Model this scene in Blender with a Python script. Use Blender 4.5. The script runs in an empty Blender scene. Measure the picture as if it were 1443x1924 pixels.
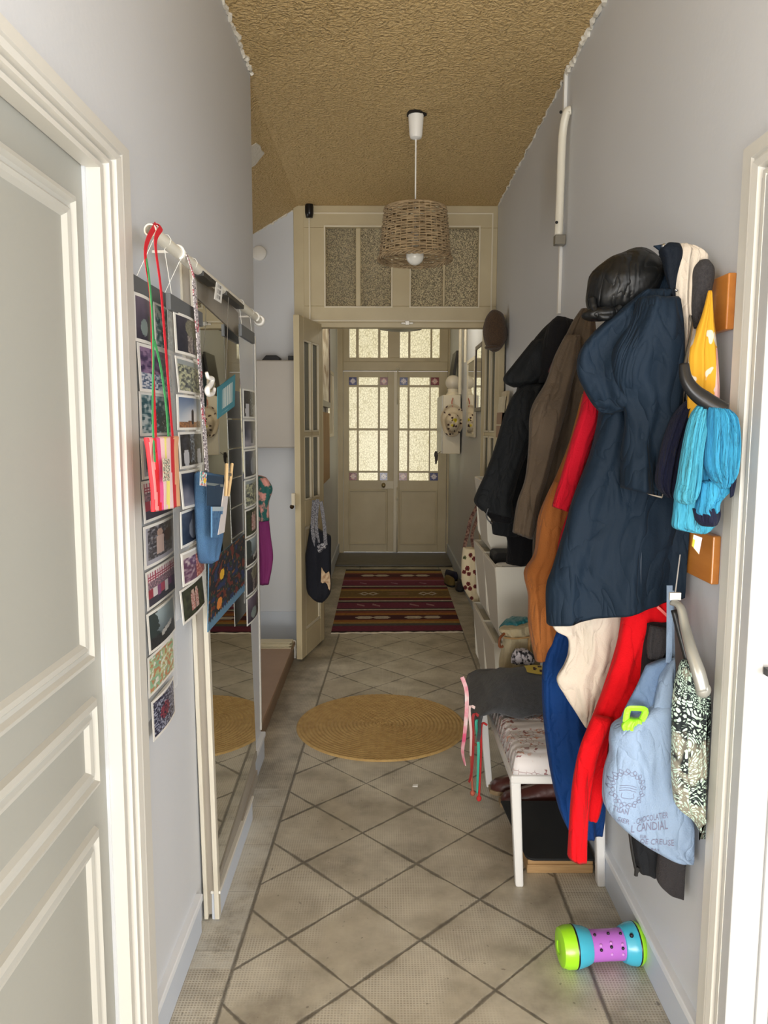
import bpy, bmesh, math, random
from mathutils import Vector, Matrix, noise
from mathutils.bvhtree import BVHTree
random.seed(7)
SC = bpy.context.scene
COL = SC.collection
# ------------------------------------------------------------------ camera, world, lights
F, PITCH, ROLL, CAMH = 1430.0, 0.1147, 0.0031, 1.5
CW = Vector((0, math.cos(PITCH), -math.sin(PITCH)))
_r = Vector((1, 0, 0)); _u = _r.cross(CW)
CR = _r*math.cos(ROLL) + _u*math.sin(ROLL); CU = -_r*math.sin(ROLL) + _u*math.cos(ROLL)
CO = Vector((0, 0, CAMH))
cam_d = bpy.data.cameras.new('camera'); cam = bpy.data.objects.new('camera', cam_d); COL.objects.link(cam)
m3 = Matrix((CR, CU, -CW)).transposed(); cam.matrix_world = Matrix.Translation(CO) @ m3.to_4x4()
cam_d.sensor_fit = 'VERTICAL'; cam_d.sensor_height = 36.0; cam_d.lens = 36.0*F/1924.0
cam_d.clip_start = .02
SC.camera = cam
SC.view_settings.view_transform = 'Standard'; SC.view_settings.look = 'None'
SC.view_settings.gamma = 1.0; SC.view_settings.use_curve_mapping = False
SC.view_settings.exposure = 0.08
try:
    SC.cycles.max_bounces = 8; SC.cycles.diffuse_bounces = 5; SC.cycles.glossy_bounces = 4
    SC.cycles.transmission_bounces = 6; SC.cycles.transparent_max_bounces = 12
    SC.cycles.caustics_reflective = False; SC.cycles.caustics_refractive = False
    SC.cycles.sample_clamp_indirect = 6.0
except Exception: pass
W = bpy.data.worlds.new('world'); SC.world = W; W.use_nodes = True
W.node_tree.nodes['Background'].inputs[0].default_value = (.95, .97, 1.0, 1)
W.node_tree.nodes['Background'].inputs[1].default_value = 1.0
def area(name, loc, target, sx, sy, power, color):
    l = bpy.data.lights.new(name, 'AREA'); l.shape = 'RECTANGLE'; l.size = sx; l.size_y = sy
    l.energy = power; l.color = color
    o = bpy.data.objects.new(name, l); COL.objects.link(o); o.location = loc
    o.rotation_euler = (Vector(target)-Vector(loc)).to_track_quat('-Z', 'Y').to_euler()
    return o
# window behind the camera; the side fills and upward ceiling fill are added lamps
area('side_fill_left', (-2.9, -2.6, 1.75), (.74, 2.6, 1.15), 2.4, 2.2, 170, (1.0, .985, .96))
area('side_fill_right', (3.0, -2.4, 1.75), (-.55, 2.4, 1.1), 2.4, 2.2, 165, (.985, .99, 1.0))
area('window_light_back', (0.15, -4.6, 1.7), (0.05, 4.0, 1.1), 2.4, 2.2, 95, (1.0, .985, .965))
area('ceiling_fill', (0.1, -2.3, .2), (0.0, 3.2, 2.9), 2.4, 1.6, 210, (1.0, .96, .88))
# fill light added above the dish shade to brighten the vestibule
_b = bpy.data.lights.new('vestibule_fill', 'POINT'); _b.energy = 15; _b.color = (1.0, .93, .78); _b.shadow_soft_size = .04
_bo = bpy.data.objects.new('vestibule_fill', _b); COL.objects.link(_bo); _bo.location = (.14, 6.3, 2.50)
# fill light added inside the recess to brighten the far hall
area('recess_fill', (-1.62, 4.3, 1.5), (.2, 4.5, 1.4), .9, 1.2, 7, (1.0, .98, .95))
# daylight of the side room through the open doorway on the right
area('daylight_side', (2.1, 0.55, 1.3), (-.55, 1.1, 1.0), 1.2, 1.9, 6, (.93, .97, 1.0))

# ------------------------------------------------------------------ helpers
def at(x, y, X=None, Y=None, Z=None):
    d = CR*((x-721.5)/F) - CU*((y-962.0)/F) + CW
    if X is not None: t = X/d.x
    elif Y is not None: t = Y/d.y
    else: t = (Z-CAMH)/d.z
    return CO + d*t
def px(P):
    v = Vector(P)-CO; z = v.dot(CW)
    return 721.5+F*v.dot(CR)/z, 962-F*v.dot(CU)/z
def lin(c):
    return tuple(((v/255)/12.92 if v/255 <= .04045 else ((v/255+.055)/1.055)**2.4) for v in c)
MATS = {}
def nt(m): return m.node_tree.nodes, m.node_tree.links
def mat(name, c, rough=.6, bump=0, bscale=40, c2=None, cscale=6, metal=0, sheen=0, stretch=None, emit=0, detail=4, coat=0, spec=.5, csharp=0, wrinkle=0, wscale=9):
    if name in MATS: return MATS[name]
    m = bpy.data.materials.new(name); m.use_nodes = True; N, L = nt(m)
    b = N['Principled BSDF']; b.inputs['Base Color'].default_value = (*lin(c), 1)
    b.inputs['Roughness'].default_value = rough; b.inputs['Metallic'].default_value = metal
    b.inputs['Specular IOR Level'].default_value = spec
    if sheen: b.inputs['Sheen Weight'].default_value = sheen; b.inputs['Sheen Roughness'].default_value = .4
    if coat: b.inputs['Coat Weight'].default_value = coat
    if emit: b.inputs['Emission Color'].default_value = (*lin(c), 1); b.inputs['Emission Strength'].default_value = emit
    tc = N.new('ShaderNodeTexCoord'); src = tc.outputs['Object']
    if stretch:
        mp = N.new('ShaderNodeMapping'); mp.inputs['Scale'].default_value = stretch; L.new(src, mp.inputs[0]); src = mp.outputs[0]
    if c2:
        n = N.new('ShaderNodeTexNoise'); n.inputs['Scale'].default_value = cscale; n.inputs['Detail'].default_value = detail; L.new(src, n.inputs['Vector'])
        rp = N.new('ShaderNodeValToRGB'); w = .5-csharp*.5
        rp.color_ramp.elements[0].position = .5-.25*(1-csharp); rp.color_ramp.elements[1].position = .5+.25*(1-csharp)
        rp.color_ramp.elements[0].color = (*lin(c), 1); rp.color_ramp.elements[1].color = (*lin(c2), 1)
        L.new(n.outputs['Fac'], rp.inputs[0]); L.new(rp.outputs[0], b.inputs['Base Color'])
    if bump:
        n = N.new('ShaderNodeTexNoise'); n.inputs['Scale'].default_value = bscale; n.inputs['Detail'].default_value = detail; L.new(src, n.inputs['Vector'])
        bp = N.new('ShaderNodeBump'); bp.inputs['Strength'].default_value = bump; bp.inputs['Distance'].default_value = .01
        L.new(n.outputs['Fac'], bp.inputs['Height']); L.new(bp.outputs[0], b.inputs['Normal'])
    if wrinkle:
        w1 = N.new('ShaderNodeTexNoise'); w1.inputs['Scale'].default_value = wscale; w1.inputs['Detail'].default_value = 2; w1.inputs['Distortion'].default_value = 1.2
        mp2 = N.new('ShaderNodeMapping'); mp2.inputs['Scale'].default_value = (1.3, 1.3, .6); L.new(tc.outputs['Object'], mp2.inputs[0]); L.new(mp2.outputs[0], w1.inputs['Vector'])
        a1 = N.new('ShaderNodeMath'); a1.operation = 'SUBTRACT'; a1.inputs[1].default_value = .5; L.new(w1.outputs['Fac'], a1.inputs[0])
        a2 = N.new('ShaderNodeMath'); a2.operation = 'ABSOLUTE'; L.new(a1.outputs[0], a2.inputs[0])
        a3 = N.new('ShaderNodeMath'); a3.operation = 'POWER'; a3.inputs[1].default_value = .6; L.new(a2.outputs[0], a3.inputs[0])
        b2 = N.new('ShaderNodeBump'); b2.inputs['Strength'].default_value = wrinkle; b2.inputs['Distance'].default_value = .02; L.new(a3.outputs[0], b2.inputs['Height'])
        if bump: L.new(bp.outputs[0], b2.inputs['Normal'])
        L.new(b2.outputs[0], b.inputs['Normal'])
    MATS[name] = m; return m
def painted(name='printed', rough=.45, bump=0, bscale=300):
    key = name
    if key in MATS: return MATS[key]
    m = bpy.data.materials.new(name); m.use_nodes = True; N, L = nt(m); b = N['Principled BSDF']
    a = N.new('ShaderNodeAttribute'); a.attribute_name = 'Col'; L.new(a.outputs['Color'], b.inputs['Base Color']); b.inputs['Roughness'].default_value = rough
    if bump:
        tc = N.new('ShaderNodeTexCoord'); n = N.new('ShaderNodeTexNoise'); n.inputs['Scale'].default_value = bscale; L.new(tc.outputs['Object'], n.inputs['Vector'])
        bp = N.new('ShaderNodeBump'); bp.inputs['Strength'].default_value = bump; bp.inputs['Distance'].default_value = .01
        L.new(n.outputs['Fac'], bp.inputs['Height']); L.new(bp.outputs[0], b.inputs['Normal'])
    MATS[key] = m; return m

def wloc(o):
    v = Vector((0, 0, 0))
    while o is not None: v += o.location; o = o.parent
    return v
def tag(o, label=None, cat=None, group=None, kind=None):
    if label: o['label'] = label
    if cat: o['category'] = cat
    if group: o['group'] = group
    if kind: o['kind'] = kind
    return o
def thing(name, loc, label, cat, group=None):
    o = bpy.data.objects.new(name, None); o.empty_display_size = .05; COL.objects.link(o); o.location = loc
    return tag(o, label, cat, group)
def obj(name, bm, m, parent=None, smooth=False, bevel=0, base=None, auto=None):
    bmesh.ops.recalc_face_normals(bm, faces=bm.faces)
    if smooth:
        for f in bm.faces: f.smooth = True
    me = bpy.data.meshes.new(name)
    if parent is None:
        if base is None:
            xs = [v.co for v in bm.verts]
            base = Vector(((min(v.x for v in xs)+max(v.x for v in xs))/2, (min(v.y for v in xs)+max(v.y for v in xs))/2, min(v.z for v in xs)))
        off = Vector(base)
    else: off = wloc(parent)
    for v in bm.verts: v.co -= off
    bm.to_mesh(me); bm.free()
    o = bpy.data.objects.new(name, me); COL.objects.link(o)
    if parent is None: o.location = off
    else: o.parent = parent
    for mm in (m if isinstance(m, (list, tuple)) else [m]): me.materials.append(mm)
    if bevel:
        md = o.modifiers.new('bevel', 'BEVEL'); md.width = bevel; md.segments = 2; md.limit_method = 'ANGLE'; md.angle_limit = .6
        md.harden_normals = False
    if auto:
        try: me.set_sharp_from_angle(angle=auto)
        except Exception: pass
    return o
def NB(): return bmesh.new()
def box(bm, x0, x1, y0, y1, z0, z1, mi=0):
    v = [bm.verts.new((x, y, z)) for x in (x0, x1) for y in (y0, y1) for z in (z0, z1)]
    fs = [(0,1,3,2),(4,6,7,5),(0,4,5,1),(2,3,7,6),(0,2,6,4),(1,5,7,3)]
    out = []
    for f in fs:
        q = bm.faces.new([v[i] for i in f]); q.material_index = mi; out.append(q)
    return v
def hexa(bm, P, mi=0):   # 8 points: bottom 4 then top 4
    v = [bm.verts.new(p) for p in P]
    for f in [(0,1,2,3),(4,7,6,5),(0,4,5,1),(1,5,6,2),(2,6,7,3),(3,7,4,0)]:
        bm.faces.new([v[i] for i in f]).material_index = mi
def prism(bm, poly, ax, a, b):   # poly: list of 2-tuples, extruded along axis ax from a to b
    def mk(p, t):
        return {'x': (t, p[0], p[1]), 'y': (p[0], t, p[1]), 'z': (p[0], p[1], t)}[ax]
    A = [bm.verts.new(mk(p, a)) for p in poly]; B = [bm.verts.new(mk(p, b)) for p in poly]
    n = len(poly); bm.faces.new(A); bm.faces.new(B[::-1])
    for i in range(n): bm.faces.new((A[i], B[i], B[(i+1) % n], A[(i+1) % n]))
def catmull(pts, n):
    P = [Vector(p) for p in pts]
    if len(P) < 3 or n <= 1: 
        out = []
        for i in range(len(P)-1):
            for k in range(n): out.append(P[i].lerp(P[i+1], k/n))
        return out+[P[-1]]
    out = []
    for i in range(len(P)-1):
        p0 = P[max(i-1, 0)]; p1 = P[i]; p2 = P[i+1]; p3 = P[min(i+2, len(P)-1)]
        for k in range(n):
            t = k/n; t2 = t*t; t3 = t2*t
            out.append(.5*((2*p1)+(-p0+p2)*t+(2*p0-5*p1+4*p2-p3)*t2+(-p0+3*p1-3*p2+p3)*t3))
    return out+[P[-1]]
def tube(bm, pts, r, sides=8, flat=1.0, up=None, cap=True, mi=0):
    pts = [Vector(p) for p in pts]; n = len(pts)
    R = r if isinstance(r, (list, tuple)) else [r]*n
    rings = []; prev = None
    for i, p in enumerate(pts):
        t = (pts[min(i+1, n-1)]-pts[max(i-1, 0)]).normalized()
        if prev is None:
            a = Vector(up) if up else (Vector((0, 0, 1)) if abs(t.z) < .9 else Vector((1, 0, 0)))
        else: a = prev
        a = (a - t*a.dot(t)).normalized(); b = t.cross(a); prev = a
        rings.append([bm.verts.new(p + a*math.cos(k*2*math.pi/sides)*R[i] + b*math.sin(k*2*math.pi/sides)*R[i]*flat) for k in range(sides)])
    for i in range(n-1):
        for k in range(sides):
            bm.faces.new((rings[i][k], rings[i][(k+1) % sides], rings[i+1][(k+1) % sides], rings[i+1][k])).material_index = mi
    if cap:
        bm.faces.new(rings[0][::-1]).material_index = mi; bm.faces.new(rings[-1]).material_index = mi
def lathe(bm, c, prof, seg=28, axis='z', cap=True, M=None):
    c = Vector(c); rings = []
    for (r, h) in prof:
        ring = []
        for k in range(seg):
            a = 2*math.pi*k/seg; x, y = r*math.cos(a), r*math.sin(a)
            v = Vector({'z': (x, y, h), 'x': (h, x, y), 'y': (x, h, y)}[axis])
            if M: v = M @ v
            ring.append(bm.verts.new(c+v))
        rings.append(ring)
    for i in range(len(rings)-1):
        for k in range(seg):
            bm.faces.new((rings[i][k], rings[i][(k+1) % seg], rings[i+1][(k+1) % seg], rings[i+1][k]))
    if cap: bm.faces.new(rings[0][::-1]); bm.faces.new(rings[-1])
def ball(bm, c, rx, ry=None, rz=None, M=None, seg=20):
    ry = ry or rx; rz = rz or rx
    r = bmesh.ops.create_uvsphere(bm, u_segments=seg, v_segments=seg//2+2, radius=1)
    for v in r['verts']:
        p = Vector((v.co.x*rx, v.co.y*ry, v.co.z*rz))
        if M: p = M @ p
        v.co = p + Vector(c)
def garment(rows, plane='Y', d=None, depth=.03, k=3, amp=.3, wr=.006, seed=0, n=56, sub=6, p=.7, fs=9, hollow=True, drift=1.2, shear=0, bm=None):
    """cloth body: every row is (lx, ly, rx, ry[, plane distance]); ring after ring is a closed fold of cloth"""
    bm = bm or NB(); T = Vector((0, 1, 0)) if plane == 'Y' else Vector((-1 if d < 0 else 1, 0, 0))
    Ls, Rs = [], []
    for r in rows:
        dd = r[4] if len(r) > 4 else d
        kw = {plane: dd}
        Ls.append(at(r[0], r[1], **kw)); Rs.append(at(r[2], r[3], **kw))
    Ls = catmull(Ls, sub); Rs = catmull(Rs, sub); N_ = len(Ls); rings = []
    rnd = random.Random(seed); ph = [rnd.uniform(0, 6.28) for _ in range(6)]
    for i in range(N_):
        t = i/(N_-1); c = (Ls[i]+Rs[i])/2; h = (Rs[i]-Ls[i])/2; hl = h.length
        b = min(depth, hl*.9+.003); ring = []
        b *= min(1, .45+2.2*math.sin(math.pi*min(.5, t*2.5+.02)))
        for j in range(n):
            a = 2*math.pi*j/n; u = math.cos(a); s = math.sin(a)
            q = c + h*u + T*(math.copysign(abs(s)**p, s)*b)
            e = math.sqrt(max(0, 1-u*u))
            K = k*math.pi/2
            f = math.sin(K*u+ph[0]+drift*t*math.sin(ph[1])) + .5*math.sin(2.3*K*u+ph[2]-drift*2*t) + .25*math.sin(4.1*K*u+ph[3]+drift*t*3)
            nz = noise.noise(Vector((q.x*fs*1.6+seed*3.1, q.y*fs*.8, q.z*fs*.55))) 
            nz2 = noise.noise(Vector((q.x*fs*3+seed, q.y*fs*2, q.z*fs*1.6+7)))
            q = q + T*(-1 if s < 0 else 1)*(e*(f*amp*b*.4 + nz*wr*2.2 + nz2*wr))
            if plane == 'Y' and q.y > 1.3: q.x = min(q.x, .716 if q.y > 1.596 else (.701 if q.y > 1.44 else .76))
            if shear: q.z += shear*nz*(t)
            ring.append(bm.verts.new(q))
        rings.append(ring)
    for i in range(N_-1):
        for j in range(n):
            bm.faces.new((rings[i][j], rings[i][(j+1) % n], rings[i+1][(j+1) % n], rings[i+1][j]))
    bm.faces.new(rings[0][::-1])
    if hollow:   # hem folds in: an inner sleeve of cloth going up
        last = rings[-1]; cc = sum((v.co for v in last), Vector())/n
        up = (rings[-4][0].co-rings[-1][0].co) if N_ > 4 else Vector((0, 0, .03))
        inner = [bm.verts.new(v.co.lerp(cc, .10)+Vector((0, 0, .012))) for v in last]
        for j in range(n): bm.faces.new((last[j], last[(j+1) % n], inner[(j+1) % n], inner[j]))
        bm.faces.new(inner)
    else: bm.faces.new(rings[-1])
    return bm
def sheet(bm, P, nu, nv, fn, th=.0, nrm=None):
    """painted quad P=[bl,br,tr,tl]; fn(u,v)->sRGB colour 0-255; th gives real thickness"""
    cl = bm.loops.layers.float_color.get('Col') or bm.loops.layers.float_color.new('Col')
    P = [Vector(p) for p in P]
    nrm = Vector(nrm) if nrm else (P[1]-P[0]).cross(P[3]-P[0]).normalized()
    def pt(u, v): return P[0].lerp(P[1], u).lerp(P[3].lerp(P[2], u), v)
    G = [[bm.verts.new(pt(i/nu, j/nv)+nrm*th) for j in range(nv+1)] for i in range(nu+1)]
    for i in range(nu):
        for j in range(nv):
            f = bm.faces.new((G[i][j], G[i+1][j], G[i+1][j+1], G[i][j+1])); c = (*lin(fn((i+.5)/nu, (j+.5)/nv)), 1)
            for l in f.loops: l[cl] = c
    if th:
        B = [bm.verts.new(p) for p in P]; C = [G[0][0], G[nu][0], G[nu][nv], G[0][nv]]
        edge = (*lin(fn(.0, .0)), 1); fl = [bm.faces.new(B[::-1])]
        e = [[G[i][0] for i in range(nu+1)], [G[nu][j] for j in range(nv+1)], [G[i][nv] for i in range(nu, -1, -1)], [G[0][j] for j in range(nv, -1, -1)]]
        for k in range(4): fl.append(bm.faces.new(e[k][::-1]+[B[k], B[(k+1) % 4]]))
        for f in fl:
            for l in f.loops: l[cl] = edge
def frame_ring(bm, o, i, ax, a, b):
    """rectangular ring: outer (u0,u1,v0,v1), inner same; extruded along ax from a to b"""
    def mk(u, v, t): return {'x': (t, u, v), 'y': (u, t, v)}[ax]
    O = [(o[0], o[2]), (o[1], o[2]), (o[1], o[3]), (o[0], o[3])]; I = [(i[0], i[2]), (i[1], i[2]), (i[1], i[3]), (i[0], i[3])]
    vo = [[bm.verts.new(mk(*p, t)) for p in O] for t in (a, b)]; vi = [[bm.verts.new(mk(*p, t)) for p in I] for t in (a, b)]
    for k in range(4):
        j = (k+1) % 4
        bm.faces.new((vo[0][k], vo[0][j], vi[0][j], vi[0][k])); bm.faces.new((vo[1][k], vi[1][k], vi[1][j], vo[1][j]))
        bm.faces.new((vo[0][k], vo[1][k], vo[1][j], vo[0][j])); bm.faces.new((vi[0][k], vi[0][j], vi[1][j], vi[1][k]))
def struct(name, bm, m, parent=None, **kw):
    o = obj(name, bm, m, parent, **kw)
    if parent is None: o['kind'] = 'structure'
    return o
def text_bm(s, size, bevel=0):
    cu = bpy.data.curves.new('t', 'FONT'); cu.body = s; cu.size = size; cu.align_x = 'LEFT'; cu.resolution_u = 2
    o = bpy.data.objects.new('t', cu); COL.objects.link(o)
    dg = bpy.context.evaluated_depsgraph_get(); me = bpy.data.meshes.new_from_object(o.evaluated_get(dg))
    bm = NB(); bm.from_mesh(me); bpy.data.objects.remove(o); bpy.data.meshes.remove(me)
    return bm


# ------------------------------------------------------------------ setting
XL, XR, CZ, YT, YD, YC = -.55, .74, 2.92, 5.2, 8.75, 3.28
wallp = mat('wall_paint', (205, 209, 215), .5, bump=.05, bscale=60, c2=(210, 213, 218), cscale=1.5)
cream = mat('cream_gloss_paint', (226, 218, 196), .4, bump=.06, bscale=35, c2=(218, 208, 184), cscale=3)
cream2 = mat('old_cream_paint', (205, 192, 158), .42, bump=.1, bscale=25, c2=(190, 176, 142), cscale=4)
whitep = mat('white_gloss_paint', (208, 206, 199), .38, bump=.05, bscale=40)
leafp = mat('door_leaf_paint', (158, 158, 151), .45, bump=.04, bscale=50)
white = mat('white_plastic', (235, 234, 230), .4)
black = mat('black_plastic', (18, 18, 20), .45)
basep = mat('baseboard_paint', (196, 204, 216), .45, bump=.08, bscale=30)
ridgep = mat('baseboard_ridge_paint', (226, 230, 236), .4)
plaster = mat('bare_plaster', (225, 220, 208), .8, bump=.6, bscale=60)

class SN:   # tiny node algebra
    def __init__(s, m): s.N, s.L = nt(m)
    def m(s, op, a, b=None, c=None, clamp=False):
        n = s.N.new('ShaderNodeMath'); n.operation = op; n.use_clamp = clamp
        for i, v in enumerate((a, b, c)):
            if v is None: continue
            if isinstance(v, (int, float)): n.inputs[i].default_value = v
            else: s.L.new(v, n.inputs[i])
        return n.outputs[0]
    def noise(s, vec, sc, det=4, rough=.5):
        n = s.N.new('ShaderNodeTexNoise'); n.inputs['Scale'].default_value = sc; n.inputs['Detail'].default_value = det; n.inputs['Roughness'].default_value = rough
        s.L.new(vec, n.inputs['Vector']); return n.outputs['Fac']
    def mix(s, f, a, b):
        n = s.N.new('ShaderNodeMix'); n.data_type = 'RGBA'
        if isinstance(f, (int, float)): n.inputs[0].default_value = f
        else: s.L.new(f, n.inputs[0])
        for i, v in ((6, a), (7, b)):
            if isinstance(v, tuple): n.inputs[i].default_value = (*v, 1)
            else: s.L.new(v, n.inputs[i])
        return n.outputs[2]
    def ramp(s, f, a, b): return s.m('MULTIPLY', s.m('SUBTRACT', f, a), 1/(b-a), clamp=True)
def floor_material():
    m = bpy.data.materials.new('cement_tiles'); m.use_nodes = True; S = SN(m); b = S.N['Principled BSDF']
    g = S.N.new('ShaderNodeNewGeometry'); pos = g.outputs['Position']
    sp = S.N.new('ShaderNodeSeparateXYZ'); S.L.new(pos, sp.inputs[0]); X0, Y0 = sp.outputs[0], sp.outputs[1]
    wob = S.noise(pos, 3, 3)
    th, d = -.0126, .390
    dx = S.m('SUBTRACT', X0, .116); dy = S.m('SUBTRACT', Y0, 2.461)
    xr = S.m('ADD', S.m('MULTIPLY', dx, math.cos(th)/d), S.m('MULTIPLY', dy, math.sin(th)/d))
    yr = S.m('SUBTRACT', S.m('MULTIPLY', dy, math.cos(th)/d), S.m('MULTIPLY', dx, math.sin(th)/d))
    wb = S.m('MULTIPLY', S.m('SUBTRACT', wob, .5), .03)
    u = S.m('ADD', S.m('ADD', xr, yr), wb); v = S.m('ADD', S.m('SUBTRACT', xr, yr), wb)
    def dist(q):  # distance to the nearest integer
        f = S.m('FRACT', S.m('ADD', q, .5)); return S.m('ABSOLUTE', S.m('SUBTRACT', f, .5))
    gd = S.m('MINIMUM', dist(u), dist(v))
    dirt = S.noise(pos, 5.5, 5, .65); dirt2 = S.noise(pos, 38, 4, .6); big = S.noise(pos, 1.7, 3)
    gw = S.m('ADD', .007, S.m('MULTIPLY', S.ramp(dirt, .38, .62), .018))
    gfield = S.m('SUBTRACT', 1, S.m('DIVIDE', S.m('SUBTRACT', gd, S.m('MULTIPLY', gw, .5)), gw), clamp=True)
    lx = S.m('ADD', -.47, S.m('MULTIPLY', Y0, .028)); inL = S.m('LESS_THAN', X0, lx); inR = S.m('GREATER_THAN', X0, .577)
    bord = S.m('MAXIMUM', inL, inR)
    dl = S.m('MINIMUM', S.m('ABSOLUTE', S.m('SUBTRACT', X0, lx)), S.m('ABSOLUTE', S.m('SUBTRACT', X0, .577)))
    dl = S.m('ADD', dl, S.m('MULTIPLY', S.m('SUBTRACT', dirt2, .5), .008))
    gb = S.m('SUBTRACT', 1, S.m('DIVIDE', S.m('SUBTRACT', dl, .003), .005), clamp=True)
    by = dist(S.m('DIVIDE', S.m('SUBTRACT', Y0, .1), .275)); gby = S.m('MULTIPLY', S.m('SUBTRACT', 1, S.m('DIVIDE', by, .012), clamp=True), S.m('MULTIPLY', bord, .45))
    grout = S.m('MAXIMUM', S.m('MAXIMUM', S.m('MULTIPLY', gfield, S.m('SUBTRACT', 1, bord)), gb), gby)
    # fine waffle relief
    wx = S.m('SINE', S.m('MULTIPLY', X0, 2*math.pi/.0085)); wy = S.m('SINE', S.m('MULTIPLY', Y0, 2*math.pi/.0085))
    waf = S.m('MAXIMUM', wx, wy)
    wmask = S.m('MAXIMUM', S.m('MULTIPLY', bord, .8), S.m('MULTIPLY', S.ramp(S.noise(pos, 4.1, 3), .42, .58), .6))
    base = S.mix(S.ramp(dirt, .3, .72), lin((202, 195, 178)), lin((140, 132, 118)))
    base = S.mix(S.m('MULTIPLY', S.ramp(big, .42, .62), .5), base, lin((176, 166, 146)))
    wafl = S.m('MULTIPLY', S.m('MULTIPLY', S.ramp(waf, -.2, 1), wmask), .85)
    base = S.mix(wafl, base, lin((226, 221, 208)))
    bdirt = S.m('MULTIPLY', S.ramp(S.noise(pos, 2.6, 4, .7), .40, .60), S.m('MULTIPLY', bord, .62))
    base = S.mix(bdirt, base, lin((96, 90, 80)))
    wornm = S.m('MULTIPLY', S.m('MULTIPLY', S.m('LESS_THAN', X0, lx), S.m('MULTIPLY', S.m('GREATER_THAN', Y0, 1.95), S.m('LESS_THAN', Y0, 3.0))), S.ramp(S.noise(pos, 9, 5, .7), .38, .55))
    base = S.mix(S.m('MULTIPLY', wornm, .6), base, lin((205, 203, 194)))
    base = S.mix(S.m('MULTIPLY', grout, S.m('ADD', .45, S.m('MULTIPLY', dirt2, .55))), base, lin((66, 60, 52)))
    sp2 = S.ramp(S.noise(pos, 55, 2), .70, .74); base = S.mix(S.m('MULTIPLY', sp2, .5), base, lin((70, 62, 55)))
    S.L.new(base, b.inputs['Base Color'])
    rg = S.m('ADD', .16, S.m('MULTIPLY', dirt, .42)); S.L.new(rg, b.inputs['Roughness'])
    h = S.m('SUBTRACT', S.m('ADD', S.m('MULTIPLY', S.m('MULTIPLY', waf, wmask), .25), S.m('MULTIPLY', dirt2, .25)), grout)
    bp = S.N.new('ShaderNodeBump'); bp.inputs['Strength'].default_value = .35; bp.inputs['Distance'].default_value = .003
    S.L.new(h, bp.inputs['Height']); S.L.new(bp.outputs[0], b.inputs['Normal'])
    return m
def ceiling_material():
    m = bpy.data.materials.new('crumpled_ceiling'); m.use_nodes = True; S = SN(m); b = S.N['Principled BSDF']
    g = S.N.new('ShaderNodeNewGeometry'); pos = g.outputs['Position']
    vn = S.N.new('ShaderNodeTexVoronoi'); vn.inputs['Scale'].default_value = 70; vn.feature = 'SMOOTH_F1'
    n0 = S.N.new('ShaderNodeTexNoise'); n0.inputs['Scale'].default_value = 14; n0.inputs['Detail'].default_value = 3; S.L.new(pos, n0.inputs['Vector'])
    mx = S.N.new('ShaderNodeMix'); mx.data_type = 'RGBA'; mx.blend_type = 'ADD'; mx.inputs[0].default_value = .12
    S.L.new(pos, mx.inputs[6]); S.L.new(n0.outputs['Color'], mx.inputs[7]); S.L.new(mx.outputs[2], vn.inputs['Vector'])
    n1 = S.noise(pos, 85, 4, .6)
    h = S.m('ADD', S.m('MULTIPLY', vn.outputs['Distance'], 1.1), S.m('MULTIPLY', n1, .9))
    base = S.mix(S.ramp(n1, .35, .65), lin((196, 166, 112)), lin((222, 194, 142)))
    S.L.new(base, b.inputs['Base Color']); b.inputs['Roughness'].default_value = .7
    bp = S.N.new('ShaderNodeBump'); bp.inputs['Strength'].default_value = 1; bp.inputs['Distance'].default_value = .011
    S.L.new(h, bp.inputs['Height']); S.L.new(bp.outputs[0], b.inputs['Normal'])
    return m
floor_m, ceil_m = floor_material(), ceiling_material()

bm = NB(); box(bm, -3.6, 3.6, -5.2, YD+.3, -.12, 0); struct('floor', bm, floor_m)
bm = NB(); box(bm, XL-.08, 3.6, .34, YD+.3, CZ, CZ+.12); box(bm, -3.6, 3.6, -5.2, .34, CZ, CZ+.12); struct('ceiling', bm, ceil_m)
# stair soffit falling away to the left of the recess
pA = at(575, 380, Y=YT); pB = at(476, 440, Y=YT)
sl = (pB.z-pA.z)/(pB.x-pA.x)
zz = lambda x: pA.z + sl*(x-pA.x)
bm = NB(); xA = pA.x+(CZ-pA.z)/sl
hexa(bm, [(-1.7, YC, zz(-1.7)), (xA, YC, CZ), (xA, YT, CZ), (-1.7, YT, zz(-1.7)), (-1.7, YC, zz(-1.7)+.1), (xA, YC, CZ+.1), (xA, YT, CZ+.1), (-1.7, YT, zz(-1.7)+.1)])
struct('ceiling_stairs', bm, ceil_m)
bm = NB(); box(bm, -.70, XL, 1.455, YC, 0, CZ); struct('wall_left', bm, wallp)
bm = NB(); box(bm, -.70, XL, .34, .5, 0, CZ); box(bm, -.70, XL, .5, 1.455, 2.06, CZ); struct('wall_left_near', bm, wallp)
bm = NB(); box(bm, -1.7, -.70, YC-.12, YC, 0, CZ+.1); struct('wall_recess_front', bm, wallp)
bm = NB(); box(bm, -1.8, -1.7, YC-.12, YT+.1, 0, CZ+.1); struct('wall_recess_side', bm, wallp)
bm = NB(); box(bm, -1.7, -.535, YT, YT+.08, 0, CZ+.1); struct('wall_recess_back', bm, wallp)
bm = NB(); box(bm, XR, XR+.09, 1.50, YD+.1, 0, CZ); struct('wall_right', bm, wallp)
bm = NB(); box(bm, XR, XR+.09, .34, .55, 0, CZ); box(bm, XR, XR+.09, .55, 1.50, 2.06, CZ); struct('wall_right_near', bm, wallp)
bm = NB(); box(bm, XR+.09, 3.2, 1.53, 1.63, 0, CZ); struct('wall_side_room', bm, wallp)
bm = NB(); box(bm, -.64, -.53, YT+.08, YD+.1, 0, CZ); struct('wall_vestibule_left', bm, wallp)
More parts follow.
